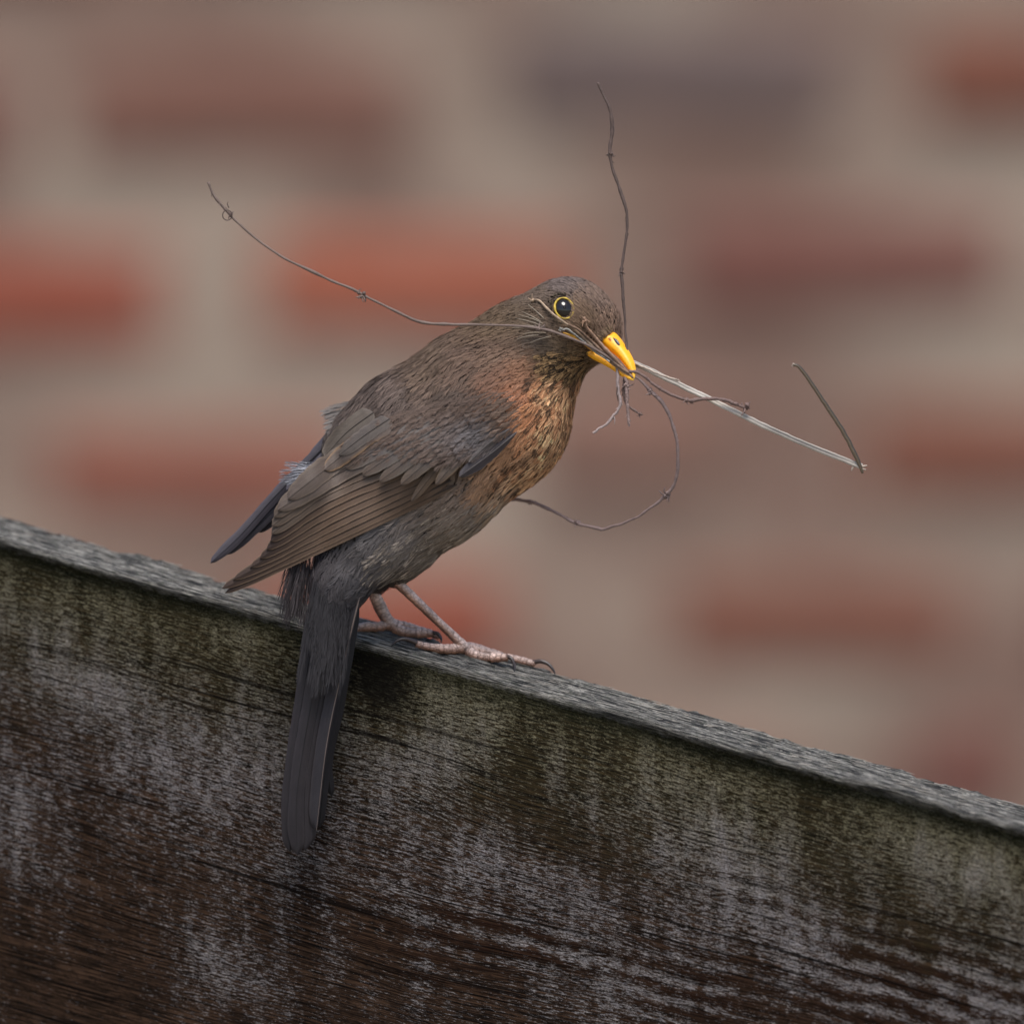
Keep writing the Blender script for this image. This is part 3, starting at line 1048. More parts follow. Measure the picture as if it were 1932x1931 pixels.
groups = [(bdst < 42, 6, 1.2, 3.0, 0.8), ((bdst >= 42) & (hd < 125), 11, 1.2, 3.0, 0.85), ((hd >= 125) & (hd < 200), 18, 1.2, 3.6, 0.95), (hd >= 200, 25, 1.2, 4.2, 1.0)]
plume = Soup()
for k, (msk, nb, h0, h1, bw) in enumerate(groups):
    if msk.any():
        barbs(fb[msk], fnr[msk], fd[msk], FLN[msk], FWD[msk], nb, h0, h1, plume_colour, 'body', bw, seed=20 + k, soup=plume)
def overlay(n, poly, L, W, nb, h0, h1, colour, seed, var=0.12, bw=1.2, minz=-0.15, sep=9.0):
    r = np.random.default_rng(seed)
    sel = in_poly(cp, poly) & (cn[:, 2] > minz)
    idx = r.permutation(np.where(sel)[0])
    got = []
    for k in idx:
        if all(((cp[k] - cp[j]) ** 2).sum() > sep * sep for j in got):
            got.append(k)
        if len(got) >= n:
            break
    got = np.array(got)
    b0, n0_ = cp[got], cn[got]
    d0 = flow(b0) + r.normal(0, 0.10, b0.shape)
    d0 = unit(d0 - n0_ * (d0 * n0_).sum(1, keepdims=True))
    m_ = len(got)
    barbs(b0, n0_, d0, r.uniform(*L, m_), r.uniform(*W, m_), nb, h0, h1,
          lambda b_, a, w, q: np.ones(a.shape + (3,)) * lin(colour) * np.exp(q.normal(0, var, a.shape[:1] + (1, 1, 1))) * np.exp(q.normal(0, .12, a.shape[:2] + (1, 1))), 'body', bw, 1.0, 0.7, seed, plume)


BREAST = [(1000, 715), (1040, 708), (1095, 712), (1100, 760), (1080, 830), (1050, 890), (1000, 935), (930, 930), (935, 895), (985, 850), (1008, 800)]
EDGE_ = [(1035, 710), (1100, 705), (1105, 770), (1080, 850), (1030, 920), (1000, 900), (1030, 850), (1042, 790)]
THROAT = [(1020, 668), (1060, 664), (1110, 676), (1105, 700), (1070, 716), (1035, 708)]
overlay(90, EDGE_, (36, 56), (6, 9), 16, 2.0, 4.6, (206, 162, 122), 301, 0.10, sep=12, bw=0.85)
overlay(60, BREAST, (34, 52), (7, 10), 16, 2.0, 4.6, (186, 132, 94), 302, 0.10, sep=14, bw=0.85)
overlay(105, BREAST, (20, 36), (5.5, 8), 13, 2.6, 5.0, (70, 54, 42), 303, 0.22, sep=16, bw=0.9)
overlay(60, THROAT, (20, 34), (3.5, 5), 10, 2.0, 4.4, (150, 120, 84), 304, 0.15, sep=8, bw=0.8)
overlay(52, THROAT, (18, 32), (3, 4.5), 9, 2.4, 4.8, (44, 36, 28), 305, 0.2, sep=9, bw=0.8)
BELLY = [(930, 935), (985, 930), (960, 985), (900, 1040), (830, 1075), (760, 1075), (700, 1040), (760, 1000), (850, 950)]
overlay(45, BELLY, (44, 70), (1.2, 2.0), 4, 2.6, 5.2, (162, 148, 132), 306, 0.25, sep=18, bw=0.8)
overlay(90, BELLY, (40, 66), (7, 11), 18, 2.2, 4.8, (140, 129, 118), 307, 0.30, sep=17, bw=0.9)
# loose fluff of the vent, left of the tail root
nf = 44
t = rng.random(nf)
fb2 = np.stack([552 + 62 * t + rng.normal(0, 4, nf), 1022 + 36 * rng.random(nf), 104 - 24 * rng.random(nf)], -1)
fd2 = unit(np.stack([-0.20 + 0.16 * t + rng.normal(0, .05, nf), np.ones(nf), 0.10 + rng.normal(0, .05, nf)], -1))
fn2 = unit(np.stack([rng.normal(-.2, .3, nf), rng.normal(0, .2, nf), np.ones(nf)], -1))
fn2 = unit(fn2 - fd2 * (fn2 * fd2).sum(1, keepdims=True))
barbs(fb2, fn2, fd2, rng.uniform(96, 156, nf) * (1 - 0.15 * (1 - t)), rng.uniform(6, 9, nf), 14, 0, 3, lambda b_, a, w, r: np.ones(a.shape + (3,)) * lin((50, 45, 46)) * np.exp(r.normal(0, .25, a.shape[:2] + (1, 1))), 'free', 1.1, 0.9, 1.2, 77, plume)
# undertail coverts over the root of the tail
nf = 70
t = rng.random(nf); s = rng.random(nf)
fb3 = np.stack([590 + 75 * t, 1085 + 95 * s, 128 + 12 * s + 10 * np.sin(np.pi * t)], -1)
fd3 = unit(np.stack([-0.13 + rng.normal(0, .06, nf), np.ones(nf), 0.02 + 0 * t], -1))
fn3 = unit(np.stack([-0.5 + 1.0 * t, 0 * t, np.ones(nf)], -1))
fn3 = unit(fn3 - fd3 * (fn3 * fd3).sum(1, keepdims=True))
barbs(fb3, fn3, fd3, rng.uniform(50, 175, nf) * np.where(s > 0.6, 0.8, 1.0), rng.uniform(6, 11, nf), 22, 0, 4, lambda b_, a, w, r: np.ones(a.shape + (3,)) * lin((48, 46, 48)) * (0.85 + 0.15 * a)[..., None] * np.exp(r.normal(0, .18, a.shape[:2] + (1, 1))), 'free', 1.0, 0.8, 0.8, 78, plume)
nf = 9
t = np.linspace(0, 1, nf)
fb4 = np.stack([700 - 10 * t + rng.normal(0, 4, nf), 752 + 34 * t, -14 + 44 * t], -1)
fd4 = unit(np.stack([-1.0 + 0 * t, 0.30 + 0.18 * t + rng.normal(0, .04, nf), 0 * t], -1))
fn4 = unit(np.stack([-0.3 + 0 * t, -0.5 + 0 * t, np.ones(nf)], -1))
fn4 = unit(fn4 - fd4 * (fn4 * fd4).sum(1, keepdims=True))
barbs(fb4, fn4, fd4, rng.uniform(78, 100, nf) - 18 * t, rng.uniform(9, 12, nf), 24, 4, 7, lambda b_, a, w, r: np.ones(a.shape + (3,)) * lin((104, 98, 94)) * (0.7 + 0.4 * a)[..., None] * np.exp(r.normal(0, .12, a.shape[:2] + (1, 1))), 'free', 1.3, 1.0, 0.5, 79, plume)
pl = plume.build('plumage', M_plume, bird)
pl['kind'] = 'stuff'
pl['label'] = 'fine barbs of the soft body feathers'


# ------------------------------------------------------------------ long feathers
def feather(name, pts, wl, wr, parent, col, edge=None, shaft=None, surf='wing', off=0.0, tilt=(0, 0), tipround=0.25, d=None, nu=40, nv=13,
            arch=2.0, tipcol=None, ragged=0.05, root=0.10, seed=None):
    """a vaned feather: shaft through pts (photo x, y), half widths wl / wr (left and right of base->tip as seen), laid on the wing sheet or at depths d"""
    r = np.random.default_rng(seed if seed is not None else int(abs(pts[0][0] * 31 + pts[-1][1] * 17 + off * 7)) % 99991)
    P3 = [(p[0], p[1], dd) for p, dd in zip(pts, d if d is not None else [0] * len(pts))]
    c = catmull(P3, nu)
    T = unit(np.gradient(c[:, :2], axis=0))
    Nn = np.stack([T[:, 1], -T[:, 0]], -1)         # right / lower side in the picture
    u = np.linspace(0, 1, nu)
    ut = 1 - tipround
    wprof = np.clip(u / root, 0.0, 1) ** 0.6 * np.where(u > ut, np.sqrt(np.clip(1 - ((u - ut) / (1 - ut)) ** 2.2, 0, 1)), 1)
    wprof = np.maximum(wprof, 0.02)
    v = np.linspace(-1, 1, nv)
    jl = 1 + ragged * np.convolve(r.normal(0, 1, nu), [.25, .5, .25], 'same')
    jr = 1 + ragged * np.convolve(r.normal(0, 1, nu), [.25, .5, .25], 'same')
    w = np.where(v[None] < 0, (wl * jl * wprof)[:, None], (wr * jr * wprof)[:, None])
    # barbs sweep forward, so the edges reach past the shaft
    xy = c[:, None, :2] + Nn[:, None] * (v[None] * w)[..., None]
    x, y = xy[..., 0], xy[..., 1]
    camber = arch * (1 - v[None] ** 2) + tilt[0] * np.clip(-v, 0, 1)[None] + tilt[1] * np.clip(v, 0, 1)[None]
    if surf == 'wing':
        dd = wing_d(x, y) + off + camber + 3.0 * u[:, None]
    else:
        dd = c[:, None, 2] + off + camber
    V = np.stack([x, y, dd], -1)
    mmL = np.r_[0, np.cumsum(np.linalg.norm(np.diff(c[:, :2], axis=0), axis=1))] * K * 1000
    uv = np.stack([np.repeat(mmL[:, None], nv, 1), v[None] * w * K * 1000], -1).reshape(-1, 2)
    base = lin(col)
    C = np.ones((nu, nv, 3)) * base
    C *= (1 + 0.06 * np.convolve(r.normal(0, 1, nu), [.25, .5, .25], 'same'))[:, None, None]
    if tipcol is not None:
        C = C + (lin(tipcol) - base) * (np.clip((u - 0.55) / 0.4, 0, 1) ** 1.2)[:, None, None]
    if edge is not None:
        e = lin(edge)
        fr = np.clip((np.abs(v) - 0.72) / 0.28, 0, 1)[None, :, None] * np.clip((u - 0.1) / 0.3, 0, 1)[:, None, None]
        C = C + (e - C) * fr * 0.85
    s = lin(shaft if shaft is not None else tuple(np.array(col) * 0.62))
    V = V.reshape(-1, 3)
    F = grid_faces(nu, nv)
    # shaft: a thin raised rib
    sw = np.interp(u, [0, 1], [1.5, 0.35])
    mid = nv // 2
    sh = np.stack([c[:, :2] - Nn * sw[:, None], c[:, :2], c[:, :2] + Nn * sw[:, None]], 1)
    dm = dd[:, mid]
    shd = np.stack([dm + 0.15, dm + sw * 0.9 + 0.3, dm + 0.15], 1)
    SV = np.concatenate([sh, shd[..., None]], -1).reshape(-1, 3)
    SF = grid_faces(nu, 3) + len(V)
    uv = np.r_[uv, np.zeros((len(SV), 2))]
    C = np.r_[C.reshape(-1, 3), np.broadcast_to(s, (len(SV), 3))]
    return mesh_np(name, P(np.r_[V, SV]), np.r_[F, SF], M_vane, parent, True, C, uv)


# near wing: its small coverts are one soft sheet, the long feathers are pieces on it
nw = 5200
wp = np.stack([rng.uniform(640, 1000, nw), rng.uniform(690, 900, nw)], -1)
LESSER = [(990, 752), (988, 795), (960, 818), (925, 842), (880, 850), (800, 838), (720, 838), (668, 840), (690, 812), (780, 775), (880, 742), (950, 728)]
wp = wp[in_poly(np.c_[wp, 0 * wp[:, 0]], LESSER)]
kp = []
for q in wp:
    if all((q[0] - z[0]) ** 2 + (q[1] - z[1]) ** 2 > 12.5 ** 2 for z in kp):
        kp.append(q)
wp = np.array(kp)
wb = np.stack([wp[:, 0], wp[:, 1], wing_d(wp[:, 0], wp[:, 1])], -1)
wdv = unit(np.stack([-0.86 + rng.normal(0, .06, len(wp)), 0.52 + rng.normal(0, .06, len(wp)), 0 * wp[:, 0]], -1))
wnr = np.tile(np.array([0, 0, 1.0]), (len(wp), 1))


def wing_colour(base, a, b_, r):
    n, B, m = a.shape
    x, y = base[:, 0], base[:, 1]
    grey = np.exp(-(((x - 930) / 60) ** 2 + ((y - 805) / 32) ** 2))[:, None]
    c0 = lin((84, 70, 62)) * (1 - grey) + lin((100, 95, 95)) * grey
    near = np.exp(-(((x - 985) / 30) ** 2 + ((y - 770) / 40) ** 2))[:, None]
    c0 = c0 * (1 - near) + lin((104, 86, 74)) * near
    c = c0[:, None, None, :] * np.exp(r.normal(0, .06, (n, 1, 1, 1))) * np.exp(r.normal(0, .07, (n, B, 1, 1)))
    return 1.2 * c * (0.80 + 0.24 * np.clip(a, 0, 1))[..., None]


wsoup = Soup()
barbs(wb, wnr, wdv, rng.uniform(46, 62, len(wp)), rng.uniform(12, 15, len(wp)), 20, 21.0, 27.5, wing_colour, 'wing', 1.25, 1.0, 0.5, 55, wsoup)
wing = wsoup.build('wing', M_plume, bird)
wing['label'] = 'near wing, folded, greyish brown'

BRN, EDG = (90, 75, 62), (116, 97, 80)
prim = [  # base, middle, tip, half widths (upper, lower)
    ((862, 914), (665, 1006), (424, 1119), 12, 8), ((852, 906), (660, 999), (419, 1110), 14, 10), ((842, 900), (652, 990), (440, 1093), 14, 10),
    ((832, 893), (643, 981), (472, 1070), 15, 11), ((823, 886), (634, 971), (490, 1053), 15, 11), ((815, 878), (625, 961), (503, 1036), 15, 11), ((808, 870), (617, 950), (510, 1021), 16, 11)]
for i, (p0, p1, p2, wl, wr) in enumerate(prim):
    f_ = i / 6
    feather('primary_feather', [p0, p1, p2], wl, wr, wing, tuple(np.array((86, 69, 56)) * (1 - 0.04 * f_)), EDG, (54, 44, 36), off=1.0 + 1.7 * i, tilt=(-3, 1.0),
            tipcol=(52, 39, 33), tipround=0.18, arch=1.2)
sec = [((800, 858), (611, 938), (512, 1007), 18, 12), ((790, 846), (607, 925), (513, 992), 19, 13), ((780, 834), (604, 912), (517, 975), 20, 14)]
for i, (p0, p1, p2, wl, wr) in enumerate(sec):
    feather('secondary_feather', [p0, p1, p2], wl, wr, wing, (84, 71, 61), (108, 92, 79), (52, 42, 35), off=13.5 + 1.9 * i, tilt=(-3, 1.2), tipround=0.22, arch=1.5, tipcol=(78, 67, 58))
ter = [((775, 822), (640, 893), (524, 962), 26, 18), ((750, 806), (645, 864), (543, 941), 24, 19), ((740, 795), (685, 828), (612, 886), 17, 18)]
for i, (p0, p1, p2, wl, wr) in enumerate(ter):
    feather('tertial_feather', [p0, p1, p2], wl, wr, wing, (87, 76, 69), (108, 95, 84) if i < 2 else (132, 104, 76), (52, 44, 39), off=20 + 2.6 * i, tilt=(-4, 1.0), tipround=0.3, arch=2.2)
gc = [((905, 832), (840, 870), (776, 946), 12, 10, (80, 65, 51), (92, 76, 60)),       # primary covert, brown
      ((930, 808), (880, 850), (822, 914), 16, 13, (86, 76, 68), (108, 90, 70)),
      ((900, 808), (830, 852), (756, 914), 17, 14, (86, 78, 72), (104, 92, 80)),
      ((872, 804), (800, 846), (716, 908), 18, 15, (87, 79, 74), (103, 94, 85)),
      ((842, 800), (768, 840), (684, 896), 18, 16, (87, 80, 76), (104, 96, 88)),
      ((812, 794), (730, 836), (654, 884), 19, 17, (89, 82, 78), (106, 98, 90))]
for i, (p0, p1, p2, wl, wr, c0, c1) in enumerate(gc):
    feather('covert_feather', [p0, p1, p2], wl, wr, wing, c0, c1, tuple(np.array(c0) * 0.66), off=(12.5 if i == 0 else 19 + 0.8 * i), tilt=(-1.4, 0.2), tipround=0.5, arch=0.7, tipcol=(84, 71, 61))
for p0, p1, p2, wl, wr, c0, c1, of in [((975, 815), (925, 856), (866, 899), 13, 13, (64, 59, 62), (84, 79, 82), 20.0), ((962, 808), (920, 838), (884, 872), 10, 9, (88, 82, 80), (112, 106, 102), 22.0)]:
    feather('alula_feather', [p0, p1, p2], wl, wr, wing, c0, c1, (92, 86, 84), off=of, tilt=(-1.5, -4), tipround=0.4, arch=2.0, root=0.6)
for p0, p1, p2, wl, wr, c0, of in [((705, 778), (655, 815), (611, 862), 20, 17, (86, 77, 69), 10.0), ((735, 790), (690, 820), (640, 858), 15, 14, (84, 76, 70), 26.0)]:
    feather('scapular_feather', [p0, p1, p2], wl, wr, wing, c0, tuple(np.array(c0) * 1.2), tuple(np.array(c0) * 0.7), off=of, tilt=(-3, 2), tipround=0.42, arch=3)

# far wing, showing past the back
fw = feather('wing', [(650, 795), (590, 868), (528, 930), (505, 968)], 14, 24, bird, (64, 60, 68), (84, 80, 88), (44, 42, 48), surf='free', d=[-6, -4, -2, 0], tipround=0.3, arch=4)
fw['label'] = 'far wing, only its blue-grey edge and tip showing'
for p, wl, wr, c0, dd, of in [
    ([(640, 815), (520, 935), (455, 1008), (397, 1062)], 11, 10, (66, 62, 68), [4, 6, 8, 8], 6), ([(645, 830), (535, 945), (478, 1000), (428, 1046)], 12, 10, (58, 55, 60), [0, 2, 4, 4], 2),
    ([(655, 840), (560, 930), (515, 975), (486, 1004)], 13, 12, (52, 49, 54), [-2, -2, -2, -2], -3), ([(668, 812), (610, 868), (570, 905), (540, 925)], 12, 15, (72, 68, 74), [10, 12, 14, 14], 6)]:
    feather('primary_feather', p, wl, wr, fw, c0, tuple(np.array(c0) * 1.25), tuple(np.array(c0) * 0.6), surf='free', d=dd, off=of, tipround=0.2, arch=2.5)
# pale down tuft between the wings
ds = Soup()
nf = 9
fbd = np.stack([598 + rng.normal(0, 3, nf), 884 + rng.normal(0, 5, nf), 66 + rng.normal(0, 4, nf)], -1)
ang = rng.uniform(2.75, 3.35, nf) - np.linspace(-0.1, 0.55, nf)
fdd = np.stack([np.cos(ang), np.sin(np.pi - ang) * 1.0, 0 * ang], -1)
barbs(fbd, np.tile([0, 0, 1.0], (nf, 1)), unit(fdd), rng.uniform(44, 66, nf), rng.uniform(6, 9, nf), 14, 0, 4, lambda b_, a, w, r: (np.ones(a.shape + (3,)) * lin((158, 158, 164)) * (1 - 0.6 * np.clip(a - 0.35, 0, 1))[..., None] * np.exp(r.normal(0, .25, a.shape[:2] + (1, 1)))), 'free', 1.1, 1.0, 0.7, 91, ds)
tuft = ds.build('down_tuft', M_plume, bird)
tuft['kind'] = 'stuff'

# tail
tl = [  # shaft points, left width, right width, depth offset, colour
    ([(676, 1130), (641, 1330), (619, 1440), (626, 1502)], 10, 9, -34, (26, 24, 26)),
    ([(668, 1130), (622, 1380), (608, 1500), (603, 1560)], 11, 10, -26, (26, 24, 27)),
    ([(604, 1130), (569, 1330), (546, 1500), (547, 1606)], 15, 15, -8, (41, 37, 39)),
    ([(655, 1118), (622, 1290), (590, 1480), (585, 1594)], 15, 13, -5, (43, 39, 40)),
    ([(640, 1120), (606, 1300), (576, 1480), (576, 1604)], 16, 15, -1, (43, 39, 41)),
    ([(622, 1130), (586, 1330), (560, 1500), (561, 1612)], 16, 16, 3, (42, 38, 40)),
]
tail = feather('tail', [(682, 1110), (651, 1240), (617, 1400), (597, 1566)], 20, 3.0, bird, (44, 41, 44), (52, 48, 50), (104, 92, 86), surf='free', d=[116, 118, 114, 108], off=7, tipround=0.14, arch=2, ragged=0.04, tilt=(-4, -2))
tail['label'] = 'long dark tail hanging down in front of the board'
for p, wl, wr, of, c0 in tl:
    feather('tail_feather', p, wl, wr, tail, c0, tuple(np.array(c0) * 1.18), tuple(np.array(c0) * 0.7), surf='free', d=[116, 117, 113, 106], off=of, tipround=0.13, arch=2, tilt=(-3, -3), ragged=0.05)


# ------------------------------------------------------------------ bill
def loft(rings, side_w, name, mat, parent, colfn, nseg=20, nsub=28, flat_bottom=False, flat_top=False):
    """rings: (top xyd, bottom xyd); side_w: half widths"""
    A = catmull(np.array([list(a) + list(b_) + [w] for (a, b_), w in zip(rings, side_w)], float), nsub)
    top, bot, w = A[:, 0:3], A[:, 3:6], np.maximum(A[:, 6], 0.4)
    ctr = (top + bot) / 2; up = (top - bot) / 2
    T = unit(np.gradient(ctr, axis=0))
    sd = unit(np.cross(T, up))
    th = np.linspace(0, 2 * np.pi, nseg, endpoint=False)
    cs, sn = np.cos(th), np.sin(th)
    sn2 = np.sign(sn) * np.abs(sn) ** 1.0
    cw = np.sign(cs) * np.abs(cs) ** 0.85
    if flat_bottom:
        sn2 = np.where(sn < 0, -np.abs(sn) ** 0.55, sn2)
    if flat_top:
        sn2 = np.where(sn > 0, np.abs(sn) ** 0.55, sn2)
    if flat_bottom:
        cw = cw * (1 - 0.45 * np.clip(sn, 0, 1))
    V = ctr[:, None] + up[:, None] * sn2[None, :, None] + sd[:, None] * (w[:, None] * cw[None])[..., None]
    F = grid_faces(nsub, nseg, True)
    V = V.reshape(-1, 3)
    k = len(V)
    V = np.r_[V, ctr[:1], ctr[-1:] + T[-1:] * 0.8]
    fan = []
    for q in range(0, nseg, 2):
        fan.append([k, (q + 2) % nseg, (q + 1) % nseg, q])
        b_ = (nsub - 1) * nseg
        fan.append([k + 1, b_ + q, b_ + (q + 1) % nseg, b_ + (q + 2) % nseg])
    F = np.r_[F, np.array(fan)]
    LOFT_V[name] = V
    uu = np.r_[np.repeat(np.linspace(0, 1, nsub), nseg), 0, 1]
    vv = np.r_[np.tile(sn, nsub), 0, 0]
    return mesh_np(name, P(V), F, mat, parent, True, colfn(uu, vv))


LOFT_V = {}
m_bill, nt, b = material('bill_horn')
g = N(nt)
a = g.node('ShaderNodeAttribute', attribute_name='Col')
tc = g.node('ShaderNodeTexCoord')
n1 = g.noise(tc.outputs['Object'], 420, 4, 0.65)
n2 = g.noise(tc.outputs['Object'], 1500, 3, 0.6)
c = g.mix(g.math('MULTIPLY', g.ramp(n1, 0.52, 0.75), 0.45), a.outputs['Color'], tuple(lin((226, 112, 8))))
c = g.mix(g.math('MULTIPLY', g.ramp(n2, 0.58, 0.74), 0.55), c, tuple(lin((128, 70, 18))))
n3 = g.noise(tc.outputs['Object'], 190, 4, 0.7)
c = g.mix(g.math('MULTIPLY', g.ramp(n3, 0.56, 0.72), 0.45), c, tuple(lin((150, 104, 40))))
g.put(b.inputs['Base Color'], c)
b.inputs['Roughness'].default_value = 0.42
b.inputs['Specular IOR Level'].default_value = 0.5
b.inputs['Subsurface Weight'].default_value = 0.12
b.inputs['Subsurface Radius'].default_value = (0.003, 0.0015, 0.0005)
g.put(b.inputs['Normal'], g.bump(n1, 0.2, 0.0003))


def bill_col(uu, vv):
    c = lin((246, 172, 18)) * np.ones((len(uu), 1))
    tip = np.clip((uu - 0.82) / 0.18, 0, 1)[:, None]
    c = c * (1 - tip) + lin((246, 196, 70)) * tip
    bs = np.clip(1 - uu / 0.22, 0, 1)[:, None]
    return c * (1 - 0.5 * bs) + lin((170, 130, 60)) * 0.5 * bs


up_m = loft([((1140, 606, 30), (1118, 646, 38)), ((1154, 621, 44), (1135, 650, 52)), ((1170, 637, 58), (1150, 661, 64)), ((1184, 657, 70), (1167, 675, 76)),
             ((1196, 680, 84), (1182, 693, 88)), ((1200, 699, 94), (1192, 707, 96)), ((1198, 712, 100), (1196, 714, 101))],
            [19, 17, 15, 12.5, 9.5, 6, 1.2], 'upper_mandible', m_bill, bird, bill_col, flat_bottom=True)
lo_m = loft([((1100, 650, 50), (1102, 664, 48)), ((1118, 659, 56), (1120, 676, 54)), ((1143, 672, 68), (1143, 689, 66)), ((1163, 686, 80), (1161, 700, 78)),
             ((1180, 700, 90), (1177, 712, 88)), ((1190, 708, 95), (1190, 717, 95)), ((1196, 715, 98), (1195, 718, 98))],
            [15, 14, 12.5, 11, 9, 5.5, 1.2], 'lower_mandible', m_bill, bird, bill_col, flat_top=True)
# gape line: thin yellow rim running back under the eye
s = Soup()
gp = np.array([(1062, 627), (1078, 633), (1094, 641), (1108, 652), (1120, 662)], float)
tube(s, np.c_[gp, np.maximum(front(gp[:, 0], gp[:, 1]), 40) + np.array([4, 5, 6, 7, 8])], [0.8, 2.6, 3.2, 3.0, 2.6], lin((206, 150, 40)), 20)
s.build('gape', m_bill, bird)


def blob(soup, ctr, axes, col, nu=10, nv=14, rough=0.0):
    """ellipsoid from three axis vectors"""
    th = np.linspace(0.12, np.pi - 0.12, nu); ph = np.linspace(0, 2 * np.pi, nv, endpoint=False)
    T_, H_ = np.meshgrid(th, ph, indexing='ij')
    dv = np.stack([np.sin(T_) * np.cos(H_), np.sin(T_) * np.sin(H_), np.cos(T_)], -1).reshape(-1, 3)
    dv = dv * (1 + rough * rng.normal(0, 1, (len(dv), 1)))
    V = np.asarray(ctr, float) + dv @ np.asarray(axes, float)
    F = grid_faces(nu, nv, True)
    k = len(V)
    V = np.r_[V, [np.asarray(ctr) + np.asarray(axes)[2]], [np.asarray(ctr) - np.asarray(axes)[2]]]
    fan = []
    for q in range(0, nv, 2):
        fan.append([k, q, (q + 1) % nv, (q + 2) % nv])
        b_ = (nu - 1) * nv
        fan.append([k + 1, b_ + (q + 2) % nv, b_ + (q + 1) % nv, b_ + q])
    F = np.r_[F, np.array(fan)]
    soup.add(V, F, col)


# nostril: a dark groove with an orange rear half, on the camera side of the upper mandible
ba = unit(np.array([46, 46, 40.0])); bu = unit(np.array([0.72, -0.68, -0.1])); bu = unit(bu - ba * (ba @ bu)); bs_ = unit(np.cross(ba, bu))
if bs_[2] < 0:
    bs_ = -bs_
def on_bill(x, y):
    V_ = LOFT_V['upper_mandible']
    w_ = np.exp(-((V_[:, 0] - x) ** 2 + (V_[:, 1] - y) ** 2) / 30.0) * (V_[:, 2] > np.interp(x, [1130, 1200], [50, 92]))
    return np.array([x, y, (V_[:, 2] * w_).sum() / w_.sum()])


s = Soup()
blob(s, on_bill(1162, 644), [ba * 11, bu * 4.2, bs_ * 1.0], lin((52, 50, 56)), rough=0.08)
blob(s, on_bill(1150, 639), [ba * 6, bu * 3.2, bs_ * 1.0], lin((186, 104, 24)), rough=0.05)
s.build('nostril', M_claw, up_m)

# ------------------------------------------------------------------ eye
ed = front([EYE[0]], [EYE[1]])[0]
en = unit(trilin(GR, np.array([EYE[0], EYE[1], ed])))
en = unit(en + np.array([0.18, 0.0, 0.25]))
ec = np.array([EYE[0], EYE[1], ed]) - en * 4.2
e1 = unit(np.cross(en, np.array([0.25, 1, 0]))); e2 = np.cross(en, e1)
m_eye, nt, b = material('eye_dark')
g = N(nt)
tc = g.node('ShaderNodeTexCoord')
n1 = g.noise(tc.outputs['Object'], 700, 2, 0.5)
g.put(b.inputs['Base Color'], g.mix(n1, (0.004, 0.003, 0.003), (0.012, 0.007, 0.004)))
b.inputs['Roughness'].default_value = 0.02
b.inputs['Specular IOR Level'].default_value = 0.6
s = Soup()
blob(s, ec, [e1 * 17.6, e2 * 20.2, en * 15], (0.005, 0.004, 0.004), 26, 32)
eye = s.build('eye', m_eye, bird)
eye_c = Vector([float(v_) for v_ in P(ec)])
eye.data.transform(Matrix.Translation(-eye_c))
eye.location = eye_c
cam_d.dof.focus_object = eye            # focus stays on the eye wherever the camera stands
m_ring, nt, b = material('eye_ring_skin')
g = N(nt)
tc = g.node('ShaderNodeTexCoord')
n1 = g.noise(tc.outputs['Object'], 900, 3, 0.6)
g.put(b.inputs['Base Color'], g.mix(g.ramp(n1, 0.3, 0.75), tuple(lin((204, 174, 58))), tuple(lin((140, 112, 40)))))
b.inputs['Roughness'].default_value = 0.5
g.put(b.inputs['Normal'], g.bump(n1, 0.5, 0.0004))
s = Soup()
th = np.linspace(0, 2 * np.pi, 40)
rp = ec + en * 6.8 + np.outer(np.cos(th), e1) * 17.4 + np.outer(np.sin(th), e2) * 20.6
tube(s, rp, 1.9 + 0.45 * np.sin(th * 2 + 1) + 0.25 * np.sin(th * 7), lin((226, 194, 48)), 64, 8, cap=False, up=tuple(en + 0.01))
s.build('eye_ring', m_ring, eye)
# short dark feathers framing the eye
fr = Soup()
for k in range(70):
    t = 2 * math.pi * k / 70 + random.uniform(-.05, .05)
    rad = 1.24 + random.uniform(0, .12)
    p0 = ec + en * 3.0 + e1 * math.cos(t) * 18 * rad + e2 * math.sin(t) * 21.5 * rad
    tip = p0 + unit(e1 * math.cos(t) + e2 * math.sin(t) + np.array([-0.8, -0.1, 0.1])) * random.uniform(5, 8) + en * 1.0
    tube(fr, [p0, (p0 + tip) / 2 + en * 1.5, tip], [0.8, 0.7, 0.2], lin((70, 62, 50)) * random.uniform(0.5, 1.5), 4, 4, cap=False)
fr.build('eyelid_feathers', M_plume, eye)['kind'] = 'stuff'
# short tan bristles round the root of the bill
br_ = Soup()
rb_ = random.Random(5)
for k in range(150):
    t = rb_.random()
    x0 = 1152 - 30 * t + rb_.uniform(-3, 3); y0 = 622 + 26 * t ** 1.2 + rb_.uniform(-3, 3)
    d0 = 60 + 6 * math.sin(math.pi * t) + rb_.uniform(-5, 4)
    a_ = rb_.uniform(-2.9, -1.5)
    L_ = rb_.uniform(9, 19)
    p0 = np.array([x0 + 3, y0 + 3, d0]); p2 = p0 + np.array([math.cos(a_) * L_, math.sin(a_) * L_, rb_.uniform(-4, 3)])
    tube(br_, [p0, (p0 + p2) / 2 + np.array([0, 0, 3.0]), p2], [0.75, 0.65, 0.2], lin((136, 114, 92)) * rb_.uniform(0.45, 1.25), 5, 4, cap=False)
br_.build('bill_bristles', M_plume, bird)['kind'] = 'stuff'
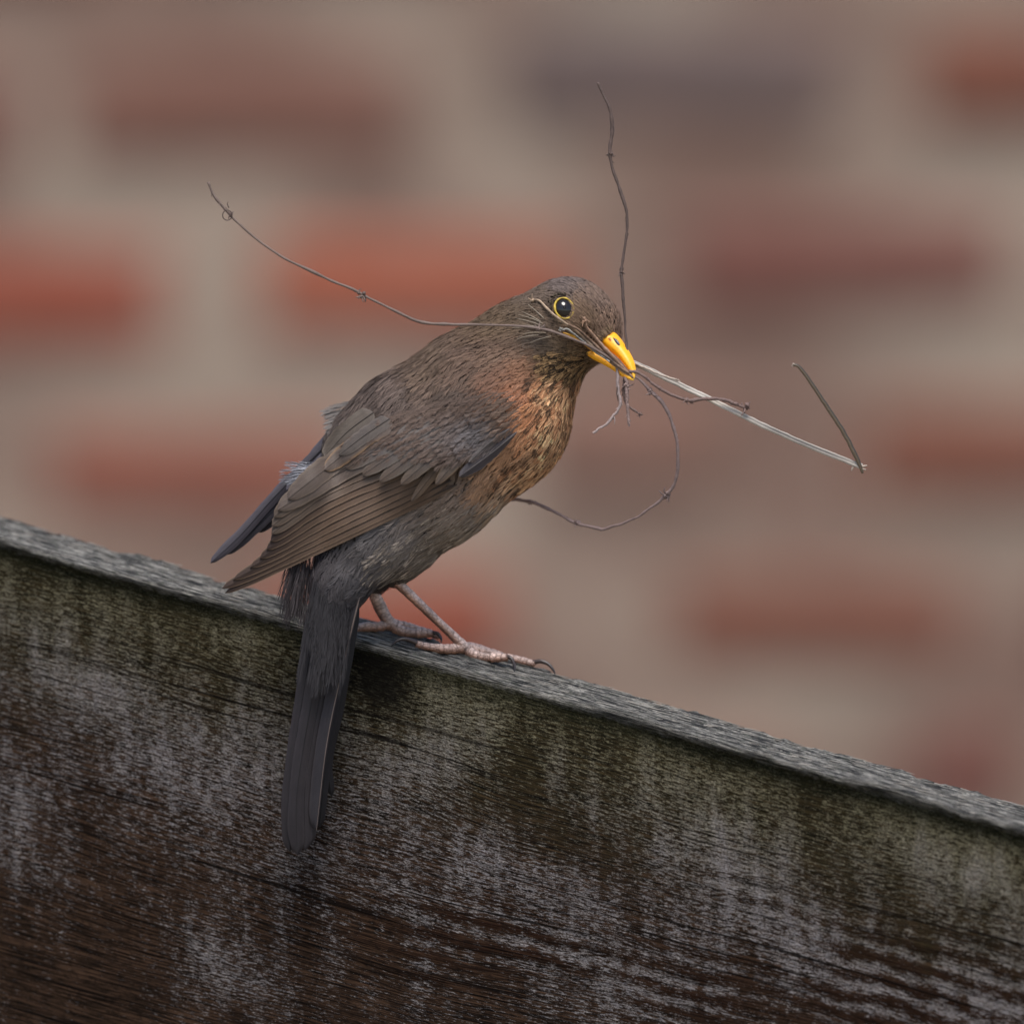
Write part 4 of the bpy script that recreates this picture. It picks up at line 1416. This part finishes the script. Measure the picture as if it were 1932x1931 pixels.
# long pale hairs of the ear coverts
fr = Soup()
for (xa, ya, xb, yb) in [(1020, 606, 985, 588), (1022, 614, 972, 600), (1018, 622, 966, 618), (1026, 600, 996, 574), (1030, 628, 986, 630), (1016, 632, 975, 640), (1040, 634, 1000, 646), (1024, 610, 978, 594), (1032, 622, 990, 612)]:
    xs = np.linspace(xa, xb, 5); ys = np.linspace(ya, yb, 5) + np.array([0, -1.5, -2, -1.5, 0]) * random.uniform(0.3, 1.2)
    tube(fr, np.c_[xs, ys, front(xs, ys) + 6.5], [0.6, 0.8, 0.7, 0.6, 0.25], lin((150, 138, 122)), 10, 5, cap=False)
fr.build('ear_filaments', M_plume, bird)['kind'] = 'stuff'

# ------------------------------------------------------------------ legs
LEGC, LEGP, LEGD = lin((152, 112, 92)), lin((214, 194, 184)), lin((62, 38, 28))


def top_y(x, d):
    t = np.clip((d - bd(x) + 77) / 152.0, 0, 1.0)
    return sil(x) + 40 * t


def scaled_tube(soup, pts, rad, nsc, seed, pale=0.6, seg=14, under=None, step=0.11, line=0.85):
    """a toe or shank with overlapping scutes: stepped rings along its length"""
    r = np.random.default_rng(seed)
    n = nsc * 6
    def cf(u, th):
        ph = (u * nsc) % 1.0
        edge = np.clip((ph - 0.86) / 0.14, 0, 1) + np.clip((0.10 - ph) / 0.10, 0, 1)
        c = LEGC * np.ones((len(u), 1))
        up = np.clip(np.sin(th), 0, 1)[:, None]
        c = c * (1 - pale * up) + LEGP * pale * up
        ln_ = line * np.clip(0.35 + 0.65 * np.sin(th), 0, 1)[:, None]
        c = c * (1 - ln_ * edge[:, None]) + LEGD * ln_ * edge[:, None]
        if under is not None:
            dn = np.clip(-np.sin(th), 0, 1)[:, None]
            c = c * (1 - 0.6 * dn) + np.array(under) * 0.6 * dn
        if line < 0.5:      # the shank has a long seam down its side
            c = c * (1 - 0.6 * np.exp(-((th - np.pi - 0.45) / 0.3) ** 2))[:, None]
        sc = np.floor(u * nsc).astype(int)
        return c * (1 + 0.14 * r.normal(0, 1, nsc + 2))[sc][:, None]
    rr = np.broadcast_to(np.asarray(rad, float), (len(pts),))
    c = catmull(np.c_[np.asarray(pts, float), rr], n)
    u = np.linspace(0, 1, n); ph = (u * nsc) % 1.0
    c[:, 3] *= 1 + step * (0.5 - ph) + 0.05 * r.normal(0, 1, nsc + 2)[np.floor(u * nsc).astype(int)]
    ctr, rr = c[:, :3], c[:, 3]
    T = unit(np.gradient(catmull(np.asarray(pts, float), n), axis=0))
    A = unit(np.cross(T, np.array([0.0, -1, 0.5]))); Bv = np.cross(A, T)
    if (Bv[:, 1].mean()) > 0:
        Bv = -Bv
    th = np.linspace(0, 2 * np.pi, seg, endpoint=False)
    V = ctr[:, None] + rr[:, None, None] * (np.cos(th)[None, :, None] * A[:, None] + np.sin(th)[None, :, None] * Bv[:, None])
    V = V.reshape(-1, 3); k = len(V)
    C = cf(np.repeat(u, seg), np.tile(th, n))
    V = np.r_[V, ctr[:1] - T[:1] * rr[0] * 0.4, ctr[-1:] + T[-1:] * rr[-1] * 0.5]
    C = np.r_[C, C[:1], C[-1:]]
    F = grid_faces(n, seg, True)
    fan = []
    for q in range(0, seg, 2):
        fan.append([k, (q + 2) % seg, (q + 1) % seg, q]); b_ = (n - 1) * seg
        fan.append([k + 1, b_ + q, b_ + (q + 1) % seg, b_ + (q + 2) % seg])
    soup.add(V, np.r_[F, np.array(fan)], np.clip(C, 0, 1))


def claw(pts, rad, parent):
    s = Soup()
    tube(s, pts, rad, lin((74, 62, 60)), 18, 10, colfn=lambda u, th: lin((66, 52, 46)) * (1 - u)[:, None] + lin((34, 30, 31)) * u[:, None])
    return s.build('claw', M_claw, parent)


def leg(shank, shank_r, toes):
    s = Soup()
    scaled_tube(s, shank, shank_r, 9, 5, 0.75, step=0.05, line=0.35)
    lg = s.build('leg', M_leg, bird)
    for i, (tp_, tr, ns, cl, cr) in enumerate(toes):
        s = Soup()
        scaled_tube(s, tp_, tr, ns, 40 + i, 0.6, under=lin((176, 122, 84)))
        s.build('toe', M_leg, lg)
        if cl is not None:
            claw(cl, cr, lg)


# near (right) leg
D0 = -20
leg([(742, 1092, 22), (772, 1120, 16), (820, 1166, 0), (858, 1202, -14), (876, 1222, -20)], [11, 9.5, 8.0, 9.5, 11], [
    ([(872, 1222, -18), (846, 1224, -8), (822, 1222, 0), (800, 1218, 6), (786, 1214, 10)], [11, 10, 8.5, 7.5, 6.5], 7,
     [(788, 1214, 10), (776, 1208, 14), (760, 1205, 18), (746, 1210, 22), (736, 1221, 25)], [5.2, 4.6, 3.8, 2.8, 0.6]),
    ([(874, 1222, -24), (898, 1236, -18), (920, 1240, -10), (942, 1240, -6), (957, 1240, -2)], [10, 9.5, 8.5, 8.5, 7.5], 8,
     [(956, 1238, -2), (964, 1241, 2), (969, 1250, 6), (971, 1262, 10), (969, 1271, 14)], [4.2, 3.8, 3.2, 2.4, 0.5]),
    ([(876, 1220, -28), (906, 1228, -40), (945, 1238, -48), (980, 1245, -46), (1008, 1252, -40)], [9.5, 8.5, 8, 7.8, 6.5], 10,
     [(1006, 1249, -40), (1020, 1247, -37), (1034, 1252, -33), (1043, 1262, -28), (1049, 1274, -24)], [4.6, 4.2, 3.4, 2.5, 0.5]),
    ([(874, 1218, -32), (900, 1221, -52), (925, 1229, -58), (948, 1236, -60)], [8.5, 7.5, 7, 6], 7, None, None)])
# far (left) leg
leg([(700, 1108, -40), (712, 1134, -44), (724, 1158, -48), (735, 1176, -52)], [11, 11.5, 12, 12], [
    ([(734, 1178, -50), (712, 1182, -40), (690, 1182, -30), (668, 1186, -22), (652, 1190, -14)], [11, 9.5, 9, 8, 7], 7, [(652, 1188, -14), (640, 1184, -10), (630, 1188, -6), (624, 1196, -2)], [5, 4, 3, 0.6]),
    ([(736, 1178, -54), (758, 1190, -56), (782, 1194, -52), (804, 1194, -48), (816, 1195, -46)], [11.5, 10, 9, 9, 7], 8, [(815, 1193, -46), (826, 1195, -42), (832, 1204, -38), (833, 1213, -34)], [4.4, 3.6, 2.6, 0.5]),
    ([(736, 1174, -60), (768, 1182, -74), (800, 1190, -80), (828, 1200, -82)], [9.5, 8.5, 7.5, 6.5], 8, None, None)])

# ------------------------------------------------------------------ stems and straws held in the bill
GREY, DARK, PALE = lin((106, 90, 82)), lin((78, 64, 58)), lin((158, 142, 128))


def knot(s, p, r, col, spikes=4, seed=0):
    rr = random.Random(seed)
    p = np.array(p, float)
    for k in range(3):
        o_ = np.array([rr.uniform(-1, 1), rr.uniform(-1, 1), rr.uniform(-.6, .6)]) * r * 0.9
        blob(s, p + o_, np.eye(3) * r * rr.uniform(0.7, 1.15), col * rr.uniform(0.7, 1.25), 6, 8, 0.18)
    for k in range(spikes):
        a = rr.uniform(0, 6.283)
        L_ = r * rr.uniform(2.0, 3.6)
        q = p + np.array([math.cos(a), math.sin(a), rr.uniform(-.5, .6)]) * L_
        m_ = (p + q) / 2 + np.array([rr.uniform(-1, 1), rr.uniform(-1, 1), 0]) * r * 0.8
        tube(s, [p, m_, q], [r * 0.45, r * 0.35, r * 0.18], col * rr.uniform(0.7, 1.3), 7, 6)


def wiggle(pts, amp, n=60):
    c = catmull(pts, n)
    w = rng.normal(0, 1, (n, 2))
    for _ in range(2):
        w = (np.roll(w, 1, 0) + 2 * w + np.roll(w, -1, 0)) / 4
    w[0] = w[-1] = 0
    c[:, :2] += w * amp
    return c


def stem(name, pts, rad, col, label, knots=(), amp=0.8, n=70, mat=None, extra=None):
    s = Soup()
    c = wiggle(pts, amp, n)
    r = 1.28 * np.interp(np.linspace(0, 1, n), np.linspace(0, 1, len(rad)), rad)
    r = r * (1 + 0.12 * np.sin(np.linspace(0, 23, n) + rng.uniform(0, 6)))
    tube(s, c, r, col, n * 2, 8, 0.16 if name == 'dry_stem' else 0.05)
    for k in range(n // 5):                       # loose fibres and leaf scars
        j = int(rng.integers(2, n - 2))
        tdir = unit(c[j + 1] - c[j - 1]); nd = unit(np.cross(tdir, rng.normal(0, 1, 3)))
        q = c[j] + nd * r[j] * 0.7
        L_ = rng.uniform(3, 8)
        tube(s, [q, q + tdir * L_ * 0.5 + nd * 1.2, q + tdir * L_ + nd * rng.uniform(1, 4)], [0.9, 0.7, 0.3], np.asarray(col) * rng.uniform(0.6, 1.5), 5, 4, cap=False)
    for i, (kp_, kr) in enumerate(knots):
        j = np.argmin(((c[:, :2] - np.array(kp_)) ** 2).sum(1))
        knot(s, c[j], kr, np.asarray(col), 5, int(kp_[0]))
    if extra:
        extra(s)
    o_ = s.build(name, mat or M_twig)
    tag(o_, label, 'twig')
    return o_


def curl(s):
    th = np.linspace(0.3, 6.6, 16)
    tube(s, np.stack([430 + 9 * np.cos(th) - 1, 406 + 9.5 * np.sin(th), 104 + 0.5 * th], -1), 0.95, DARK, 30, 6)
    tube(s, [(432, 392, 104), (429, 385, 105), (431, 380, 106)], [1.0, .8, .4], DARK, 8, 6)


stem('dry_stem', [(393, 344, 100), (404, 369, 100), (424, 394, 101), (438, 409, 102), (480, 448, 103), (540, 489, 104), (612, 523, 104), (672, 549, 104), (700, 564, 104), (745, 586, 104), (790, 606, 105), (840, 611, 106), (900, 612, 108),
                 (960, 614, 110), (1018, 619, 110), (1060, 632, 108), (1100, 648, 104), (1145, 672, 98), (1186, 704, 97)],
     [1.9, 1.9, 1.9, 2.0, 2.1, 2.0, 2.1, 2.1], GREY, 'long thin curved stem with a curl near its tip, sweeping back past the bird\'s nape',
     [((430, 404), 3.2), ((690, 559), 4.2), ((680, 553), 2.6), ((1018, 620), 4.0)], extra=curl)
stem('dry_stem', [(1128, 156, 52), (1138, 180, 53), (1150, 203, 54), (1155, 238, 55), (1152, 270, 56), (1151, 292, 57), (1156, 318, 58), (1170, 358, 60), (1182, 402, 62), (1183, 440, 63), (1175, 490, 64), (1172, 516, 65), (1176, 560, 66), (1179, 610, 68),
                 (1181, 650, 72), (1188, 695, 88)],
     [2.0, 2.5, 2.7, 2.1, 2.1, 2.2, 2.1, 1.9], lin((84, 69, 63)), 'thin wavy stem standing upright behind the bill, above the bird\'s head', [((1151, 290), 3.2), ((1172, 516), 3.2)])
stem('dry_stem', [(1184, 706, 97), (1204, 714, 97), (1228, 738, 96), (1248, 758, 94), (1266, 790, 90), (1276, 830, 84), (1279, 868, 76), (1274, 906, 66), (1258, 932, 56), (1225, 960, 40), (1185, 983, 20), (1140, 997, -4), (1112, 993, -20), (1085, 985, -34),
                 (1046, 966, -52), (1012, 950, -66), (985, 944, -78), (965, 942, -84)],
     [2.0, 2.3, 2.5, 2.3, 2.2, 2.2, 2.4, 2.6], lin((124, 106, 102)), 'thin grey stem looping down from the bill tip and round to the bird\'s breast', [((1228, 738), 4.2), ((1258, 932), 4.6), ((1090, 986), 3.8), ((1000, 946), 3.2)], 1.2, 90)
stem('dry_stem', [(1186, 700, 98), (1206, 704, 99), (1238, 728, 102), (1270, 746, 104), (1298, 755, 106), (1330, 752, 106), (1366, 754, 105), (1388, 762, 104), (1412, 770, 104)],
     [2.2, 2.2, 2.4, 2.6, 2.6, 2.2], lin((104, 84, 78)), 'short brown stem with knotted end crossing the pale straw', [((1296, 755), 4.2), ((1406, 769), 5.0)])


# kinked pale straw, grooved along its length
def straw_col(u, th):
    gv = np.clip(np.cos(th - np.pi / 2), 0, 1) ** 1.6 * np.clip(0.75 + 0.5 * np.sin(u * 9 + 1.2), 0.35, 1)
    c = lin((196, 186, 174)) * np.ones((len(u), 1))
    c = c * (0.85 + 0.3 * np.sin(u * 47 + np.sin(u * 19)) * 0.3)[:, None]
    return c * (1 - 0.9 * gv[:, None]) + lin((24, 20, 18)) * 0.9 * gv[:, None]


s = Soup()
tube(s, wiggle([(1182, 678, 66), (1200, 686, 70), (1320, 744, 90), (1460, 812, 96), (1560, 854, 94), (1626, 880, 92)], 0.8), np.full(60, 5.4), None, 120, 16, 0.06, groove=0.6, colfn=straw_col, up=(0.1, -0.3, 1.0))
tube(s, wiggle([(1628, 892, 96), (1616, 862, 97), (1590, 812, 98), (1556, 760, 99), (1524, 712, 100), (1508, 692, 100), (1496, 687, 100)], 0.6), np.interp(np.linspace(0, 1, 60), [0, .15, .85, 1], [2.6, 5.2, 4.0, 3.0]), None, 90, 12, 0.04, groove=0.35,
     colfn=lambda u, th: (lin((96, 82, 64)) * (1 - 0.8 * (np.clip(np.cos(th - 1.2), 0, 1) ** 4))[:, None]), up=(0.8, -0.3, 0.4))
for q in [((1626, 880, 94), (1636, 878, 95)), ((1624, 884, 95), (1634, 886, 94)), ((1610, 880, 92), (1606, 888, 93)), ((1498, 686, 100), (1494, 692, 101))]:
    tube(s, [q[0], (np.array(q[0]) + np.array(q[1])) / 2, q[1]], [2.6, 2.2, 1.2], PALE, 6, 6)
tag(s.build('straw', M_straw), 'thick pale grooved straw sharply kinked back at its far end', 'straw')
s = Soup()
tube(s, wiggle([(1184, 684, 72), (1202, 687, 78), (1240, 704, 92), (1280, 718, 98)], 0.6), np.linspace(2.6, 1.8, 60), PALE, 80, 8, 0.06)
knot(s, (1278, 717, 102), 2.0, PALE, 3, 3)
tag(s.build('straw', M_straw), 'short pale splinter lying along the root of the thick kinked straw', 'straw')

# straws lying against the face
def face(pts, lift):
    q = np.array(pts, float)
    base = front(q[:, 0], q[:, 1])
    base = np.where(base < -500, 95, base)
    e = np.exp(-(((q[:, 0] - EYE[0]) / 26) ** 2 + ((q[:, 1] - EYE[1]) / 28) ** 2)) * 8
    bl = np.clip((q[:, 0] - 1110) / 40, 0, 1)
    d = base + lift + e
    d = d * (1 - bl) + (92 + lift * 0.6) * bl
    return np.c_[q[:, :2], d]


def face_straw(pts, lift, rad, col, label, kn=None, mat=None):
    s = Soup()
    c = wiggle(face(pts, lift), 0.5, 40)
    tube(s, c, np.interp(np.linspace(0, 1, 40), np.linspace(0, 1, len(rad)), rad), None, 70, 10, 0.12, groove=0.4,
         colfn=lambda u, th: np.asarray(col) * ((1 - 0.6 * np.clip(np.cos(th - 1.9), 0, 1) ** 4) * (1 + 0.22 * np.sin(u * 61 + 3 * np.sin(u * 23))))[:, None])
    if kn:
        knot(s, c[0], kn, np.asarray(col), 4, int(pts[0][1]))
    tag(s.build('straw', mat or M_twig), label, 'straw')


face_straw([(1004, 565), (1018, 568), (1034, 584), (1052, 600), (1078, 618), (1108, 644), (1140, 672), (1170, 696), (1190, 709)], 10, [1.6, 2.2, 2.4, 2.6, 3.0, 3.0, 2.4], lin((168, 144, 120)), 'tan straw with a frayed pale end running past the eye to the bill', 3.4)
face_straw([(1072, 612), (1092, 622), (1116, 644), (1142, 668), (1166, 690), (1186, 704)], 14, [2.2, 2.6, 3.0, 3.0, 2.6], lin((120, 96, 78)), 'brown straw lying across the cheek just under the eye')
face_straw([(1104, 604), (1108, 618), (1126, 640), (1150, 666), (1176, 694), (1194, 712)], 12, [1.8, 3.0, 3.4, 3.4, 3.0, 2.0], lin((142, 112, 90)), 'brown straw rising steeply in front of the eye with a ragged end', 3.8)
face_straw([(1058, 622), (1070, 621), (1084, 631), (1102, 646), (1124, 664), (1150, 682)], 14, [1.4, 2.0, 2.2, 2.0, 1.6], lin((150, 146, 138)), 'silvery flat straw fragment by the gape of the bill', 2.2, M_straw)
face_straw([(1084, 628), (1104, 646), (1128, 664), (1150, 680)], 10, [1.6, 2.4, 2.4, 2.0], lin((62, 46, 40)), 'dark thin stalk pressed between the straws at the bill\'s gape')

# rootlets hanging under the bill
stem('rootlet', [(1162, 690, 92), (1165, 702, 94), (1166, 730, 96), (1170, 764, 96), (1158, 784, 96), (1142, 802, 96), (1130, 808, 96), (1119, 817, 96)], [2.0, 2.2, 2.2, 2.0, 1.7], lin((150, 134, 130)), 'pale forked rootlet bending left below the bill', [((1169, 762), 1.8)], 0.9,
     extra=lambda s: (tube(s, [(1158, 784, 96), (1160, 792, 97), (1159, 801, 97)], [1.2, 1.0, .4], lin((150, 134, 130)), 8, 6), tube(s, [(1166, 726, 96), (1164, 742, 98), (1166, 756, 98)], [1.6, 1.4, .6], DARK, 8, 6)))
stem('rootlet', [(1178, 706, 94), (1182, 722, 96), (1183, 750, 97), (1185, 780, 97), (1187, 804, 97)], [2.2, 3.0, 2.4, 2.2, 1.8], lin((132, 112, 106)), 'straight rootlet hanging vertically from the bill tip', [((1182, 727), 4.0)], 0.6)
stem('rootlet', [(1178, 712, 92), (1176, 735, 90), (1178, 752, 90), (1186, 766, 90), (1198, 774, 90), (1209, 782, 90)], [2.0, 1.8, 1.6, 1.6, 1.5], lin((100, 82, 76)), 'short dark rootlet curving right below the bill', [((1208, 781), 2.2)], 0.6)
